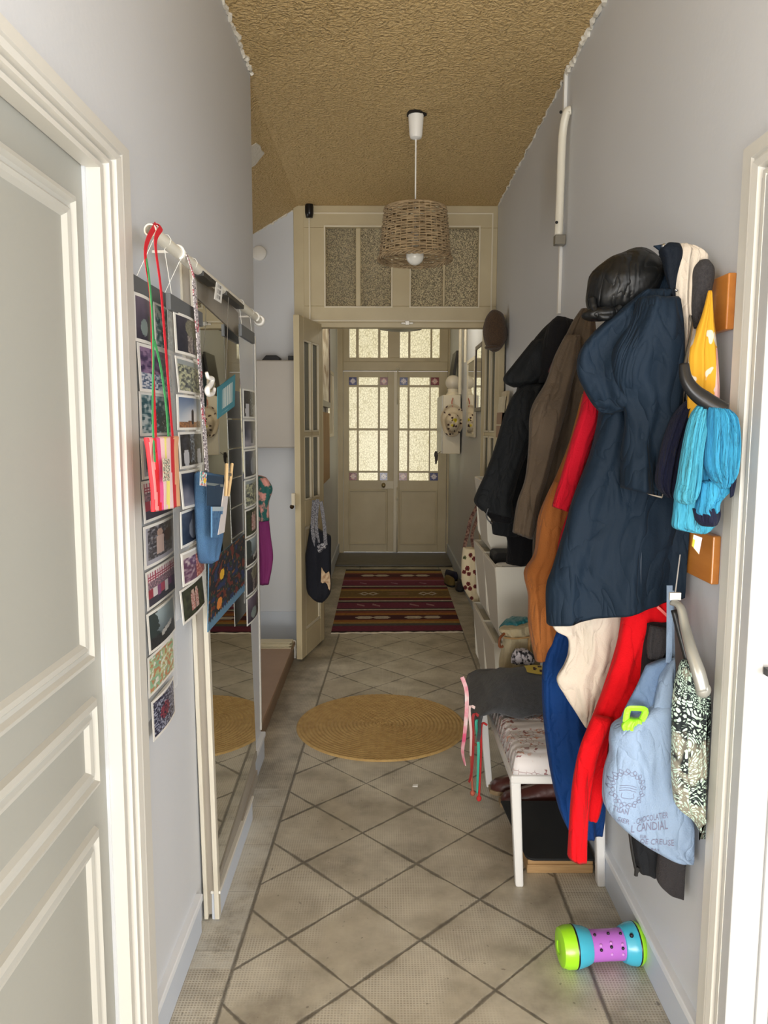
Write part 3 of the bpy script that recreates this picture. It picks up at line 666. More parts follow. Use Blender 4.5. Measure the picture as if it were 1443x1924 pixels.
# photo holders of clear pockets, and the prints in them
clear = bpy.data.materials.new('clear_plastic'); clear.use_nodes = True; _N, _L = nt(clear); _b = _N['Principled BSDF']
_b.inputs['Base Color'].default_value = (.9, .92, .92, 1); _b.inputs['Roughness'].default_value = .12; _b.inputs['Alpha'].default_value = .16
grey_card = mat('grey_card', (92, 95, 98), .5)
def mix3(a, b, t): return tuple(a[i]*(1-t)+b[i]*t for i in range(3))
def pic(kind, seed):
    rnd = random.Random(seed)
    def nz(u, v, s): return noise.noise(Vector((u*s+seed*5.3, v*s+1.7, seed*2.1)))
    def f(u, v):
        n1 = nz(u, v, 4); n2 = nz(u, v, 11); n3 = nz(u, v, 24)
        if kind == 'arch':      # pale arch over a dark court with figures
            c = mix3((26, 30, 52), (70, 64, 84), v*.7+n2*.4)
            if math.hypot((u-.5)*1.1, v-.72) < .26: c = mix3((150, 146, 118), (92, 92, 70), .5+n3)
            if abs(u-.42) < .10 and v < .5: c = mix3((190, 172, 160), (60, 50, 60), .5+n3)
            if abs(u-.66) < .08 and v < .45: c = mix3((176, 158, 150), (50, 44, 60), .5+n3)
        elif kind == 'branches':
            c = mix3((62, 74, 84), (196, 200, 150), max(0, min(1, .5+n2*1.4+n3*.8)))
            if v > .85: c = (150, 166, 170)
        elif kind == 'sunset':
            c = mix3((196, 206, 216), (58, 92, 150), max(0, v-.15)); d = math.hypot(u-.5, v-.35)
            c = mix3((232, 226, 220), c, min(1, d*2.2))
            if v < .22+n2*.06: c = mix3((206, 128, 60), (120, 70, 44), .5+n3)
            if abs(u-.45) < .055 and .12 < v < .52 or (u-.45)**2+(v-.56)**2 < .0022: c = (24, 26, 34)
        elif kind == 'night':
            c = mix3((18, 20, 30), (66, 70, 84), .4+n2)
            for cu, w in ((.2, .11), (.78, .12)):
                if abs(u-cu) < w*(1-abs(v-.25)*1.2) and v < .5: c = (196, 198, 206)
            if abs(u-.48) < .1 and v > .1: c = mix3((120, 132, 148), (40, 44, 60), .5+n3*1.4)
        elif kind == 'street':
            c = mix3((160, 158, 176), (46, 52, 82), max(0, min(1, v*1.3+n1*.4)))
            if abs(u-.45) < .07 and .15 < v < .7: c = (44, 54, 96)
            if abs(u-.72) < .10 and .15 < v < .6: c = mix3((170, 170, 182), (110, 110, 130), .5+n3)
        elif kind == 'sitter':
            c = mix3((30, 38, 62), (70, 80, 106), v+n2*.4)
            if math.hypot((u-.55)*1.1, (v-.42)*.8) < .26: c = (126, 136, 156)
            if math.hypot(u-.6, v-.78) < .14: c = (116, 120, 136)
        elif kind == 'family':
            c = mix3((54, 50, 56), (150, 150, 160), abs(n2)*1.6)
            if math.hypot(u-.42, (v-.78)) < .10: c = (196, 152, 130)
            if abs(u-.42) < .13 and .2 < v < .68: c = (206, 170, 156)
            if math.hypot(u-.72, (v-.62)*.8) < .15: c = (86, 50, 46)
            if v < .14 or u < .05 or u > .93: c = (170, 170, 186)
        elif kind == 'crowd':
            c = mix3((84, 70, 90), (206, 140, 160), max(0, min(1, .5+n3*1.2)))
            if v > .72: c = mix3((196, 52, 84), (236, 220, 224), 1 if (abs(math.sin(u*38)) > .55 and abs(math.sin(v*44)) > .3) else 0)
            if v < .5:
                k = int(u*7); c = [(190, 36, 60), (226, 214, 216), (150, 60, 130), (206, 52, 84), (232, 228, 230), (130, 44, 120), (90, 44, 92)][k % 7] if v > .22+.08*math.sin(k*3) else (60, 54, 74)
        elif kind == 'boat':
            c = mix3((56, 66, 74), (150, 176, 186), max(0, min(1, v*1.25)))
            if v < .36+.1*n1: c = mix3((60, 62, 66), (28, 32, 40), .5+n3)
            if u < .3-.4*(v-.5)**2+n2*.1 and v > .3: c = (44, 64, 66)
            if abs((v-.33)-(u-.6)*.35) < .07 and abs(u-.6) < .22: c = (186, 184, 178)
        elif kind == 'leafy':
            c = mix3((206, 216, 140), (140, 206, 150), max(0, min(1, .5+n1*1.6)))
            if n2 > .18: c = (226, 140, 84)
            if n2 < -.28: c = (236, 236, 216)
        elif kind == 'bluefest':
            c = mix3((34, 38, 74), (160, 168, 200), max(0, min(1, .35+n3*1.8)))
            if math.hypot(u-.45, v-.5) < .22 and n3 > -.1: c = (168, 40, 72)
        elif kind == 'purple':
            c = mix3((60, 34, 92), (150, 110, 160), max(0, min(1, .5+n2*1.5)))
            if v < .4: c = mix3((206, 210, 224), (52, 84, 132), max(0, min(1, .4+n3*1.5)))
        elif kind == 'teal':
            c = mix3((34, 96, 110), (190, 206, 206), max(0, min(1, .4+n2*1.7)))
            if math.hypot(u-.55, v-.3) < .3 and n3 < .2: c = (26, 70, 78)
        elif kind == 'dusk':
            c = mix3((50, 42, 66), (112, 96, 120), v+n1*.3)
            if math.hypot(u-.4, v-.3) < .2: c = (128, 150, 148)
            if abs(u-.75) < .1 and v < .6: c = (44, 50, 44)
        elif kind == 'redmeal':
            c = mix3((190, 64, 60), (236, 150, 130), max(0, min(1, .5+n3*1.6)))
            if u < .42: c = mix3((104, 52, 92), (226, 206, 206), max(0, min(1, (v-.1)*.6+n2)))
            if v > .82: c = (210, 200, 186)
        elif kind == 'couple':
            c = mix3((28, 40, 30), (70, 84, 48), .5+n2)
            for cu in (.42, .6):
                if abs(u-cu) < .085 and .15 < v < .72: c = mix3((226, 190, 180), (200, 96, 84), .5+n3*1.3)
                if math.hypot(u-cu, v-.78) < .06: c = (222, 176, 156)
        else:
            c = mix3((40, 46, 60), (140, 146, 150), max(0, min(1, .5+n2*1.6)))
        g_ = sum(c)/3*.86; return tuple(max(0, min(255, q*.6+g_*.36)) for q in c)
    return f
def print_(px0, py0, px1, py1, X, kind, seed, label, bow=.006, group='snapshots in the clear photo holders', border=.05, sag=0):
    """a photo print in its pocket; px0/px1 are its near and far edges on the wall, py0/py1 top and bottom at the near edge"""
    A = at(px0, py0, X=X); B = at(px0, py1, X=X); y1 = at(px1, py1, X=X).y
    z1, z0 = A.z, B.z; y0 = (A.y+B.y)/2; bm = NB(); base = pic(kind, seed)
    def fn(u, v):
        if u < border or u > 1-border or v < border*1.2 or v > 1-border*1.2: return (222, 220, 214)
        return base((u-border)/(1-2*border), (v-border*1.2)/(1-2.4*border))
    sheet(bm, [(X, y0, z0), (X, y1, z0), (X, y1, z1), (X, y0, z1)], 44, 30, fn, th=.0012, nrm=(1, 0, 0))
    for v in bm.verts:
        u = (v.co.y-y0)/(y1-y0); w = (v.co.z-z0)/(z1-z0); v.co.x += bow*math.sin(u*3.14)*(1 if seed % 2 else .4) + bow*.8*(1-w)*(seed % 3)*.4
    return tag(obj('photo_print', bm, painted('photo_paper', .3)), label, 'photo', group)
def holder(px0, px1, py0, py1, X, label, cardh=34):
    y0 = at(px0, (py0+py1)/2, X=X).y; y1 = at(px1, (py0+py1)/2, X=X).y; z1 = at(px0, py0, X=X).z; z0 = at(px0, py1, X=X).z; zc = at(px0, py0+cardh, X=X).z
    root = thing('photo_holder', (X, (y0+y1)/2, z0), label, 'photo holder')
    bm = NB(); box(bm, X-.0035, X-.0025, y0, y1, z0, z1); obj('back_sheet', bm, clear, root)
    bm = NB(); box(bm, X-.006, X+.005, y0, y1, zc, z1); obj('top_bar', bm, grey_card, root, bevel=.001)
    for k, yy in enumerate((max(y0+.03, 1.672), y1-.03)):
        bm = NB(); tube(bm, [(X, yy, z1-.004), (RX+.0, yy, RZ-.016), (RX+.012, yy, RZ-.006), (RX+.0155, yy, RZ+.004), (RX+.01, yy, RZ+.014), (RX, yy, RZ+.016), (RX-.011, yy, RZ+.012)], .0008, 5); obj('hanging_thread', bm, mat('thread', (226, 226, 220), .4), root)
    return root
XA, XB, XC = -.532, -.478, -.486
holder(249, 326, 516, 1398, XA, 'clear photo holder hanging nearest the left door casing', 30)
holder(325, 384, 556, 1176, XB, 'clear photo holder hanging in front of the near mirror edge', 30)
Acol = [(252, 548, 285, 640, 'dusk', 'darkest violet snapshot, top left of the holder by the casing'), (289, 565, 325, 655, 'teal', 'small snapshot beside the violet one, upper right of the holder by the casing'),
    (258, 643, 323, 735, 'purple', 'purple night snapshot in the holder by the casing'),
    (262, 735, 325, 820, 'teal', 'snapshot of a dark teal arch just above the striped pouch'),
    (264, 824, 327, 902, 'family', 'snapshot mostly covered by the striped pouch'),
    (266, 905, 328, 985, 'crowd', 'pinkish snapshot showing below the striped pouch'),
    (270, 990, 328, 1072, 'family', 'snapshot of a family in a pale mount'),
    (274, 1076, 330, 1150, 'crowd', 'snapshot of a crowd in red and white under a banner'),
    (276, 1154, 328, 1232, 'boat', 'snapshot of a grey boat on a misty shore'),
    (278, 1236, 329, 1314, 'leafy', 'pale green and orange print in the holder by the casing'),
    (285, 1318, 329, 1396, 'bluefest', 'blue snapshot at the very bottom of the holder by the casing')]
for i, (a, t, b_, q, kd, lb) in enumerate(Acol): print_(a, t, b_, q, XA, kd, i+3, lb)
Bcol = [(326, 584, 373, 662, 'arch', 'snapshot of a pale arch over two people, topmost of the mirror-edge holder'),
    (329, 668, 375, 737, 'branches', 'snapshot of yellow green branches'),
    (332, 741, 377, 808, 'sunset', 'snapshot of a dark figure against a glowing blue sky'),
    (335, 812, 380, 882, 'night', 'black night snapshot of white clad figures'),
    (337, 886, 376, 958, 'street', 'snapshot of two people walking, left of the denim bag'),
    (339, 962, 377, 1032, 'sitter', 'dim blue snapshot of a seated person beside the denim bag'),
    (340, 1040, 383, 1104, 'redmeal', 'snapshot with red food and a purple sleeve'),
    (338, 1110, 382, 1176, 'couple', 'white bordered snapshot of a couple on dark grass')]
for i, (a, t, b_, q, kd, lb) in enumerate(Bcol): print_(a, t, b_, q, XB, kd, i+31, lb, bow=.010, border=.045)
# third holder at the far end of the rail
holder(456, 480, 612, 1140, XC, 'clear photo holder hanging at the far end of the rail', 22)
kinds = ['night', 'street', 'sitter', 'branches', 'couple', 'boat', 'arch', 'dusk']
for i in range(8):
    a = at(457, 700, X=XC); zt = 1.62-.105*i
    yy0, yy1 = at(457, 800, X=XC).y, at(479, 800, X=XC).y; bm = NB(); base = pic(kinds[i], i+60)
    sheet(bm, [(XC, yy0, zt-.10), (XC, yy1, zt-.10), (XC, yy1, zt), (XC, yy0, zt)], 24, 18, lambda u, v: base(u, v) if .06 < u < .94 and .06 < v < .94 else (214, 214, 208), th=.0012, nrm=(1, 0, 0))
    for v in bm.verts:
        u = (v.co.y-yy0)/(yy1-yy0); v.co.x += .010*math.sin(u*3.14)
    tag(obj('photo_print', bm, painted('photo_paper')), ['topmost', 'second from top', 'third from top', 'fourth from top', 'fifth from top', 'sixth from top', 'second lowest', 'lowest'][i]+' print in the holder at the far end of the rail', 'photo', 'snapshots in the clear photo holders')

# striped pouch on red and green straps
def ribbon(bm, pts, w, th=.0012, wdir=(0, 1, 0), n=6, twist=0, mi=0):
    P = catmull(pts, n); wd = Vector(wdir).normalized(); ring = []
    for i, p in enumerate(P):
        t = (P[min(i+1, len(P)-1)]-P[max(i-1, 0)]).normalized(); a = (wd-t*wd.dot(t)).normalized()
        if twist: a = (Matrix.Rotation(twist*i/len(P), 3, t) @ a)
        b = t.cross(a); ring.append([bm.verts.new(p+a*w/2*s+b*th/2*q) for s, q in ((-1, -1), (1, -1), (1, 1), (-1, 1))])
    for i in range(len(ring)-1):
        for k in range(4): bm.faces.new((ring[i][k], ring[i][(k+1) % 4], ring[i+1][(k+1) % 4], ring[i+1][k])).material_index = mi
    bm.faces.new(ring[0][::-1]); bm.faces.new(ring[-1])
XP = -.452
root = thing('striped_pouch', at(303, 960, X=XP), 'red pink and yellow striped pouch hung on long red and green straps', 'pouch')
bm = garment([(273, 822, 333, 819), (277, 845, 332, 842), (282, 890, 333, 886), (286, 925, 334, 920), (286, 962, 335, 950)], 'X', XP, .012, 3, .3, .003, 4, 60, 6)
cl = bm.loops.layers.float_color.new('Col')
ST = [(230, 60, 70), (244, 150, 150), (214, 40, 50), (220, 90, 140), (232, 196, 196), (226, 214, 120), (220, 190, 190), (206, 44, 56), (226, 170, 130)]
ys = [v.co.y for v in bm.verts]
for f in bm.faces:
    c = f.calc_center_median(); row = [v.co.y for v in bm.verts]
    z = c.z; p = px(c); lft = 273+ (p[1]-820)*.10; u = max(0, min(.999, (p[0]-lft)/(60-(p[1]-820)*.07))); col = (*lin(ST[int(u*9)]), 1)
    for l in f.loops: l[cl] = col
obj('body', bm, painted('striped_cloth', .75, .1), root, smooth=True)
bm = NB(); P = [at(306, 905, X=XP+.020), at(318, 903, X=XP+.020), at(318, 862, X=XP+.020), at(306, 862, X=XP+.020)]
sheet(bm, P, 20, 40, lambda u, v: (96, 110, 100) if noise.noise(Vector((u*7, v*13, 3))) > .12 else ((186, 120, 110) if noise.noise(Vector((u*9, v*9, 8))) > .25 else (206, 200, 178)), th=.001, nrm=(1, 0, 0)); obj('sewn_label', bm, painted('cloth_label', .8), root)
redr = mat('red_strap', (214, 26, 48), .6, bump=.2, bscale=300); greenr = mat('green_strap', (70, 160, 96), .6, bump=.2, bscale=300)
bm = NB()
rp = lambda x, y, X=XP: at(x, y, X=X)
ribbon(bm, [rp(294, 850, XP+.008), rp(288, 700), rp(283, 560), rp(273, 470, -.465), Vector((RX+.006, 1.675, RZ+.017))], .012)
ribbon(bm, [Vector((RX-.004, 1.675, RZ+.017)), Vector((RX+.012, 1.69, RZ+.015)), rp(292, 455, -.47), rp(302, 540), rp(311, 650), rp(321, 780), rp(326, 835, XP+.008)], .013)
obj('red_strap', bm, redr, root)
bm = NB()
ribbon(bm, [rp(291, 868, XP+.012), rp(287, 780, XP+.004), rp(288, 640, XP+.004), rp(281, 530, XP+.002), rp(272, 470, -.468)], .009)
ribbon(bm, [rp(290, 640, XP+.003), rp(302, 690, XP+.004), rp(312, 760, XP+.004), rp(317, 825, XP+.01)], .011)
obj('green_strap', bm, greenr, root)

# denim bag on a flowered fabric strap
XD = -.448
root = thing('denim_bag', at(390, 1059, X=XD), 'denim bag made from jeans hanging on a flowered fabric strap before the mirror', 'bag')
denim = mat('denim_light', (74, 112, 148), .85, bump=.5, bscale=400, c2=(58, 94, 134), cscale=14)
ddark = mat('denim_dark', (34, 58, 84), .85, bump=.5, bscale=400)
bm = garment([(375, 886, 424, 896), (374, 925, 421, 922), (375, 960, 417, 962), (377, 1010, 409, 1012), (380, 1034, 402, 1032), (384, 1052, 394, 1050), (387, 1059, 391, 1059)], 'X', XD, .026, 2, .4, .004, 8, 56, 6, p=.55); obj('body', bm, denim, root, smooth=True)
bm = NB(); P = [at(388, 950, X=XD+.034), at(419, 952, X=XD+.034), at(423, 897, X=XD+.034), at(388, 892, X=XD+.034)]; sheet(bm, P, 12, 12, lambda u, v: (30, 56, 80) if abs(v-.72) > .03 else (120, 130, 130), th=.001, nrm=(1, 0, 0)); obj('dark_yoke', bm, painted('dark_denim', .85), root)
bm = NB(); P = [at(396, 1010, X=XD+.033), at(410, 1010, X=XD+.033), at(417, 952, X=XD+.035), at(396, 952, X=XD+.035)]; sheet(bm, P, 12, 14, lambda u, v: (170, 186, 196) if v > .88 else mix3((82, 124, 162), (60, 98, 140), abs(noise.noise(Vector((u*8, v*9, 1))))*2), th=.004, nrm=(1, 0, 0)); obj('pocket', bm, painted('denim_pocket', .85), root)
bm = NB(); P = [at(375, 912, X=XD+.030), at(387, 914, X=XD+.034), at(388, 889, X=XD+.034), at(376, 886, X=XD+.030)]; sheet(bm, P, 18, 18, lambda u, v: (228, 190, 60) if math.hypot(u-.72, v-.4) < .2 else ((216, 110, 110) if noise.noise(Vector((u*6, v*6, 2))) > .2 else ((70, 150, 150) if noise.noise(Vector((u*5, v*5, 9))) > 0 else (206, 210, 206))), th=.001, nrm=(1, 0, 0)); obj('embroidered_band', bm, painted('embroidery', .8), root)
bm = NB(); box(bm, XD+.02, XD+.036, at(375, 915, X=XD).y, at(387, 915, X=XD).y, at(380, 917, X=XD).z, at(380, 912, X=XD).z); obj('dark_loop', bm, ddark, root)
def flowered(name='ditsy_print'):
    m = bpy.data.materials.new(name); m.use_nodes = True; S = SN(m); b = S.N['Principled BSDF']; g = S.N.new('ShaderNodeNewGeometry')
    a = S.noise(g.outputs['Position'], 230, 2); r = S.noise(g.outputs['Position'], 34, 2)
    c = S.mix(S.ramp(a, .50, .54), lin((216, 210, 212)), lin((84, 74, 84))); c = S.mix(S.m('MULTIPLY', S.ramp(r, .56, .60), S.ramp(a, .42, .5)), c, lin((176, 44, 66)))
    S.L.new(c, b.inputs['Base Color']); b.inputs['Roughness'].default_value = .8; return m
flow = flowered()
bm = NB(); ribbon(bm, [rp(364, 528, -.462), rp(368, 580, -.460), rp(375, 680, -.458), rp(383, 790, -.45), rp(389, 886, -.436)], .030, .002, (0, 1, .05)); ribbon(bm, [Vector((RX+.014, rp(364, 528, -.462).y, RZ+.004)), rp(364, 520, -.466), rp(364, 560, -.464)], .016, .002); obj('strap', bm, flow, root)
# clothespin gripping a narrow card at the bag's edge
cp = [at(427, 870, X=-.405), at(430, 925, X=-.405)]
root = thing('clothespin', at(427, 930, X=-.402), 'wooden clothespin clipped to the corner of the denim bag', 'clothespin')
wood = mat('raw_wood', (214, 186, 140), .6, bump=.2, bscale=60, c2=(196, 164, 116), cscale=12, stretch=(4, 4, .6))
for s, (xa, xb) in enumerate(((426, 424), (436, 429))):
    bm = NB(); A = at(xa, 871, X=-.405); B = at(xb, 932, X=-.405); tube(bm, [A, A.lerp(B, .4), B], [.0042, .005, .0035], 4, up=(1, 0, 0)); obj('wooden_arm', bm, wood, root)
bm = NB(); c_ = at(429, 892, X=-.405); tube(bm, [c_+Vector((-.008, 0, 0)), c_+Vector((.008, 0, 0))], .004, 8); obj('spring', bm, mat('spring_steel', (150, 150, 150), .3, metal=.9), root)
bm = NB(); P = [at(408, 1005, X=-.412), at(420, 1000, X=-.412), at(430, 905, X=-.412), at(422, 900, X=-.412)]; sheet(bm, P, 1, 1, lambda u, v: (214, 208, 206), th=.0025, nrm=(1, 0, 0)); tag(obj('paper_strip', bm, painted('paper', .7)), 'narrow white card strip held by the clothespin over the denim bag', 'card')
# white hook, teal card, tag
bm = NB(); H = [(386, 708), (389, 722), (392, 733), (388, 738), (386, 731), (388, 724)]
P = [at(x, y, X=-.425) for x, y in ((388, 700), (391, 709), (399, 712), (396, 722), (389, 732), (392, 741), (400, 739), (403, 730))]
tube(bm, catmull(P, 5), [.004+.0028*math.sin(i/35*3.1) for i in range(36)], 8); tag(obj('plastic_hook', bm, white, smooth=True), 'white plastic S hook stuck on the flowered strap', 'hook')
bm = NB(); P = [at(408, 787, X=-.47), at(440, 763, X=-.47), at(441, 703, X=-.47), at(408, 728, X=-.47)]
def teal(u, v):
    if .24 < u < .84 and .2 < v < .82 and math.sin(u*62) > -.3: return (206, 214, 210)
    if .2 < u < .6 and .07 < v < .1 and math.sin(u*120) > 0: return (150, 190, 196)
    return (44, 124, 140)
sheet(bm, P, 60, 40, teal, th=.002, nrm=(1, 0, 0)); tag(obj('teal_card', bm, painted('card_print', .5)), 'teal card with pale upright stripes hanging before the mirror', 'card')
bm = NB(); tube(bm, [at(424, 712, X=-.472), at(427, 640, X=-.48), at(428, 585, X=-.482), Vector((RX+.015, at(428, 585, X=-.482).y, RZ+.003))], .001, 5); tag(obj('hanging_thread', bm, mat('thread_dark', (120, 116, 108), .6)), 'thin thread from the rail holding the teal card', 'thread')
bm = NB(); P = [at(402, 562, X=-.462), at(415, 570, X=-.462), at(418, 538, X=-.462), at(406, 530, X=-.462)]
sheet(bm, P, 20, 30, lambda u, v: (120, 120, 120) if (.25 < u < .8 and (v*3) % 1 > .35 and .08 < v < .92 and math.sin(u*70) > -.4) else (226, 226, 222), th=.0015, nrm=(1, 0, 0)); tag(obj('price_tag', bm, painted('tag_print', .5)), 'white tag with grey barcode blocks hung over the rail', 'tag')
# colourful drawing sheet against the lower mirror
bm = NB(); P = [at(389, 1188, X=-.474), at(458, 1110, X=-.474), at(458, 1003, X=-.474), at(391, 1057, X=-.474)]
def kid(u, v):
    if v < .10+.035*abs(math.sin(u*60)): return (84, 120, 146)
    n = noise.noise(Vector((u*9, v*9, 2))); m_ = noise.noise(Vector((u*22, v*16, 5)))
    c = (26, 26, 33)
    if n > .28: c = (92, 38, 30)
    elif n < -.3: c = (28, 42, 76)
    elif m_ > .3: c = (38, 58, 44)
    elif m_ < -.36: c = (120, 72, 36)
    if (u-.32)**2*1.6+(v-.66)**2 < .006: c = (206, 160, 40)
    if (u-.26)**2*1.6+(v-.25)**2 < .007: c = (196, 120, 50)
    return c
sheet(bm, P, 80, 60, kid, th=.003, nrm=(1, 0, 0)); tag(obj('painted_cloth', bm, painted('painted_cloth_print', .7)), 'dark multicoloured picture cloth with a light blue fringe on the lower mirror', 'cloth picture')
bm = NB(); tube(bm, [at(391, 1057, X=-.474), at(425, 1024, X=-.472), at(457, 1003, X=-.474)], .0018, 5)
# ================================================================== RECESS
bm = NB(); p = at(487, 476, Y=YT); lathe(bm, (p.x, YT, p.z), [(0, -.016), (.038, -.015), (.046, -.011), (.049, -.005), (.049, 0)], 28, 'y', cap=False); r_ = obj('wall_rosette', bm, white, smooth=True, auto=.5); tag(r_, 'round white plastic disc fixed high on the recess wall', 'wall disc')
a, b_ = at(480, 676, Y=4.98), at(552, 842, Y=4.98)
root = thing('wall_cupboard', (-.72, 5.1, b_.z), 'plain grey beige cupboard box on the recess back wall', 'cupboard')
cab = mat('grey_beige_board', (188, 182, 174), .5, c2=(180, 174, 166), cscale=3)
bm = NB(); box(bm, -1.15, -.545, 5.0, YT-.001, b_.z, a.z); obj('body', bm, cab, root, bevel=.003)
bm = NB(); box(bm, -1.15, -.543, 4.985, 5.0, b_.z+.006, a.z-.006); obj('door', bm, cab, root, bevel=.003)
bm = NB(); q0, q1 = at(492, 676, Y=5.05), at(526, 668, Y=5.05); P = [(q0.x, a.z), (q1.x, a.z), (q1.x, a.z+.02), (q1.x-.02, a.z+.034), (q0.x+.03, a.z+.034)]; prism(bm, P, 'y', 5.03, 5.13)
tag(obj('black_case', bm, black, bevel=.004), 'flat black case lying on top of the recess cupboard', 'case')
bm = NB(); q0, q1 = at(541, 676, Y=5.02), at(556, 667, Y=5.02); box(bm, q0.x, q1.x, 5.02, 5.10, a.z, a.z+.03); tag(obj('black_box', bm, black, bevel=.003), 'small black box on the recess cupboard beside the door leaf', 'box')
bm = NB(); 
for k in range(5): box(bm, -.95+.01*k, -.575-.012*(k % 2), 4.60+.01*k, 4.74-.005*k, .112+.006*k, .117+.006*k)
tag(obj('newspaper', bm, mat('newsprint', (206, 196, 168), .8, bump=.4, bscale=40), bevel=.001), 'folded newspapers lying on the far end of the brown step', 'newspaper')
# clothes on the back of the wall end
root = thing('costume', (-.53, 3.36, at(503, 1100, Y=3.36).z), 'teal flowered top and purple leggings hanging just past the mirror wall corner', 'clothes')
tealp = mat('teal_flowers', (30, 92, 88), .8, c2=(214, 150, 140), cscale=26, csharp=.8)
bm = garment([(480, 892, 500, 897), (480, 915, 512, 918), (480, 945, 505, 945), (480, 978, 506, 978)], 'Y', 3.36, .03, 2, .4, .005, 3); obj('top', bm, tealp, root, smooth=True)
bm = garment([(482, 975, 505, 975), (484, 1010, 509, 1010), (486, 1050, 513, 1050), (488, 1098, 505, 1098)], 'Y', 3.36, .022, 2, .4, .005, 5); obj('leggings', bm, mat('plum_jersey', (112, 28, 92), .8, bump=.2, bscale=200), root, smooth=True)

# ================================================================== RIGHT WALL
def ym(v):
    T = [(1.5, 1.42), (1.60, 1.46), (1.66, 1.482), (1.72, 1.525), (1.745, 1.60), (1.77, 1.645), (1.84, 1.69), (1.90, 1.72), (2.0, 1.80), (2.1, 1.90), (2.3, 2.15), (2.45, 2.32), (2.8, 2.72), (3.0, 3.0), (9, 9)]
    for (a, b), (c, d) in zip(T, T[1:]):
        if v <= c: return b+(d-b)*(v-a)/(c-a)
    return v
def rat(x, y, Y): return at(x, y, Y=ym(Y))

pine = mat('varnished_pine', (216, 142, 66), .35, bump=.12, bscale=20, c2=(192, 118, 48), cscale=9, stretch=(3, .5, 3), coat=.3)
def rack(px_r, y_top, y_bot, label, hooks):
    root = thing('coat_rack', (XR, 2.3, at(1350, (y_top+y_bot)/2, X=.735).z), label, 'coat rack')
    z1 = at(px_r, y_top, X=.73).z; z0 = at(px_r, y_bot, X=.73).z; y0 = at(px_r, (y_top+y_bot)/2, X=.735).y
    bm = NB(); box(bm, .722, XR, y0, 3.02, z0, z1); obj('board', bm, pine, root, bevel=.003)
    for yy in hooks:
        bm = NB(); zc = (z0+z1)/2
        tube(bm, catmull([(.724, yy, zc), (.708, yy, zc-.012), (.695, yy, zc-.006), (.690, yy, zc+.015)], 5), .006, 8); ball(bm, (.690, yy, zc+.018), .009); obj('coat_hook', bm, mat('hook_metal', (120, 118, 112), .3, metal=.9), root, smooth=True)
    return root
rack(1378, 511, 617, 'upper varnished pine coat board with hooks high on the right wall', (1.88, 2.05, 2.4, 2.75))
rack(1349, 1008, 1102, 'lower varnished pine coat board with hooks halfway up the right wall', (1.88, 2.1, 2.45, 2.75))

def cloth(name, c, c2=None, rough=.85, sheen=.3, bump=.25, bs=260, wrinkle=.6, **kw): return mat(name, c, max(rough, .75), bump=bump, bscale=bs, c2=c2, sheen=sheen*.12, spec=.2, wrinkle=wrinkle, **kw)
def G(parent, name, rows, d, m, depth=.03, plane='Y', **kw):
    bm = garment(rows, plane, ym(d), depth, **kw); return obj(name, bm, m, parent, smooth=True)
def rootY(name, x, y, Y, label, cat, group=None): return thing(name, rat(x, y, Y=Y), label, cat, group)

# --- far dark jackets
blk = cloth('black_shell', (20, 23, 27), (16, 19, 22), .6, .1)
blk2 = cloth('black_felt', (13, 13, 16), (18, 18, 21), .9, .2)
r = rootY('black_coat', 965, 1058, 3.02, 'black coat hanging behind, its hem above the shoe cabinet', 'coat')
G(r, 'body', [(1010, 640, 1075, 640), (975, 760, 1070, 760), (940, 900, 1050, 900), (925, 985, 1040, 985), (952, 1010, 1020, 1010), (951, 1058, 1005, 1060)], 3.02, blk2, .05, k=3, amp=.4, seed=11)
r = rootY('dark_jacket', 930, 1004, 2.78, 'dark waterproof jacket, farthest of the hanging coats, sleeve with open cuff', 'jacket')
G(r, 'body', [(1042, 598, 1076, 601), (1020, 618, 1080, 620), (996, 650, 1078, 650), (985, 690, 1066, 690), (972, 730, 1056, 730), (958, 790, 1045, 790), (940, 860, 1030, 860), (925, 920, 1010, 920), (922, 965, 990, 965), (926, 1003, 975, 1006)], 2.80, blk, .07, k=3, amp=.45, seed=12, wr=.010)
G(r, 'hood', [(1000, 640, 1030, 635), (965, 684, 1035, 680), (947, 708, 1030, 705), (950, 720, 1010, 718), (965, 728, 985, 727)], 2.66, blk, .05, k=2, amp=.3, seed=13)
G(r, 'sleeve', [(985, 722, 1022, 722), (963, 745, 1015, 745), (946, 785, 1008, 785), (930, 840, 994, 840), (912, 890, 975, 890), (896, 925, 966, 925), (891, 943, 962, 945), (903, 958, 965, 972)], 2.64, blk, .05, k=2, amp=.25, seed=14, hollow=True, wr=.007)
G(r, 'cuff_lining', [(896, 944, 960, 946), (910, 962, 962, 968), (926, 980, 960, 983)], 2.67, blk2, .03, k=2, amp=.2, seed=15)
G(r, 'collar', [(1046, 594, 1072, 600), (1030, 612, 1085, 614), (1018, 660, 1075, 660), (1012, 720, 1050, 720)], 2.62, blk2, .05, k=2, amp=.3, seed=16)
bm = NB(); c0 = rat(914, 972, Y=2.6); tube(bm, catmull([rat(917, 955, Y=2.6), rat(914, 968, Y=2.6), rat(918, 978, Y=2.6), rat(924, 982, Y=2.6)], 4), .0025, 6); ball(bm, rat(924, 982, Y=2.6), .006); obj('drawcord', bm, black, r)
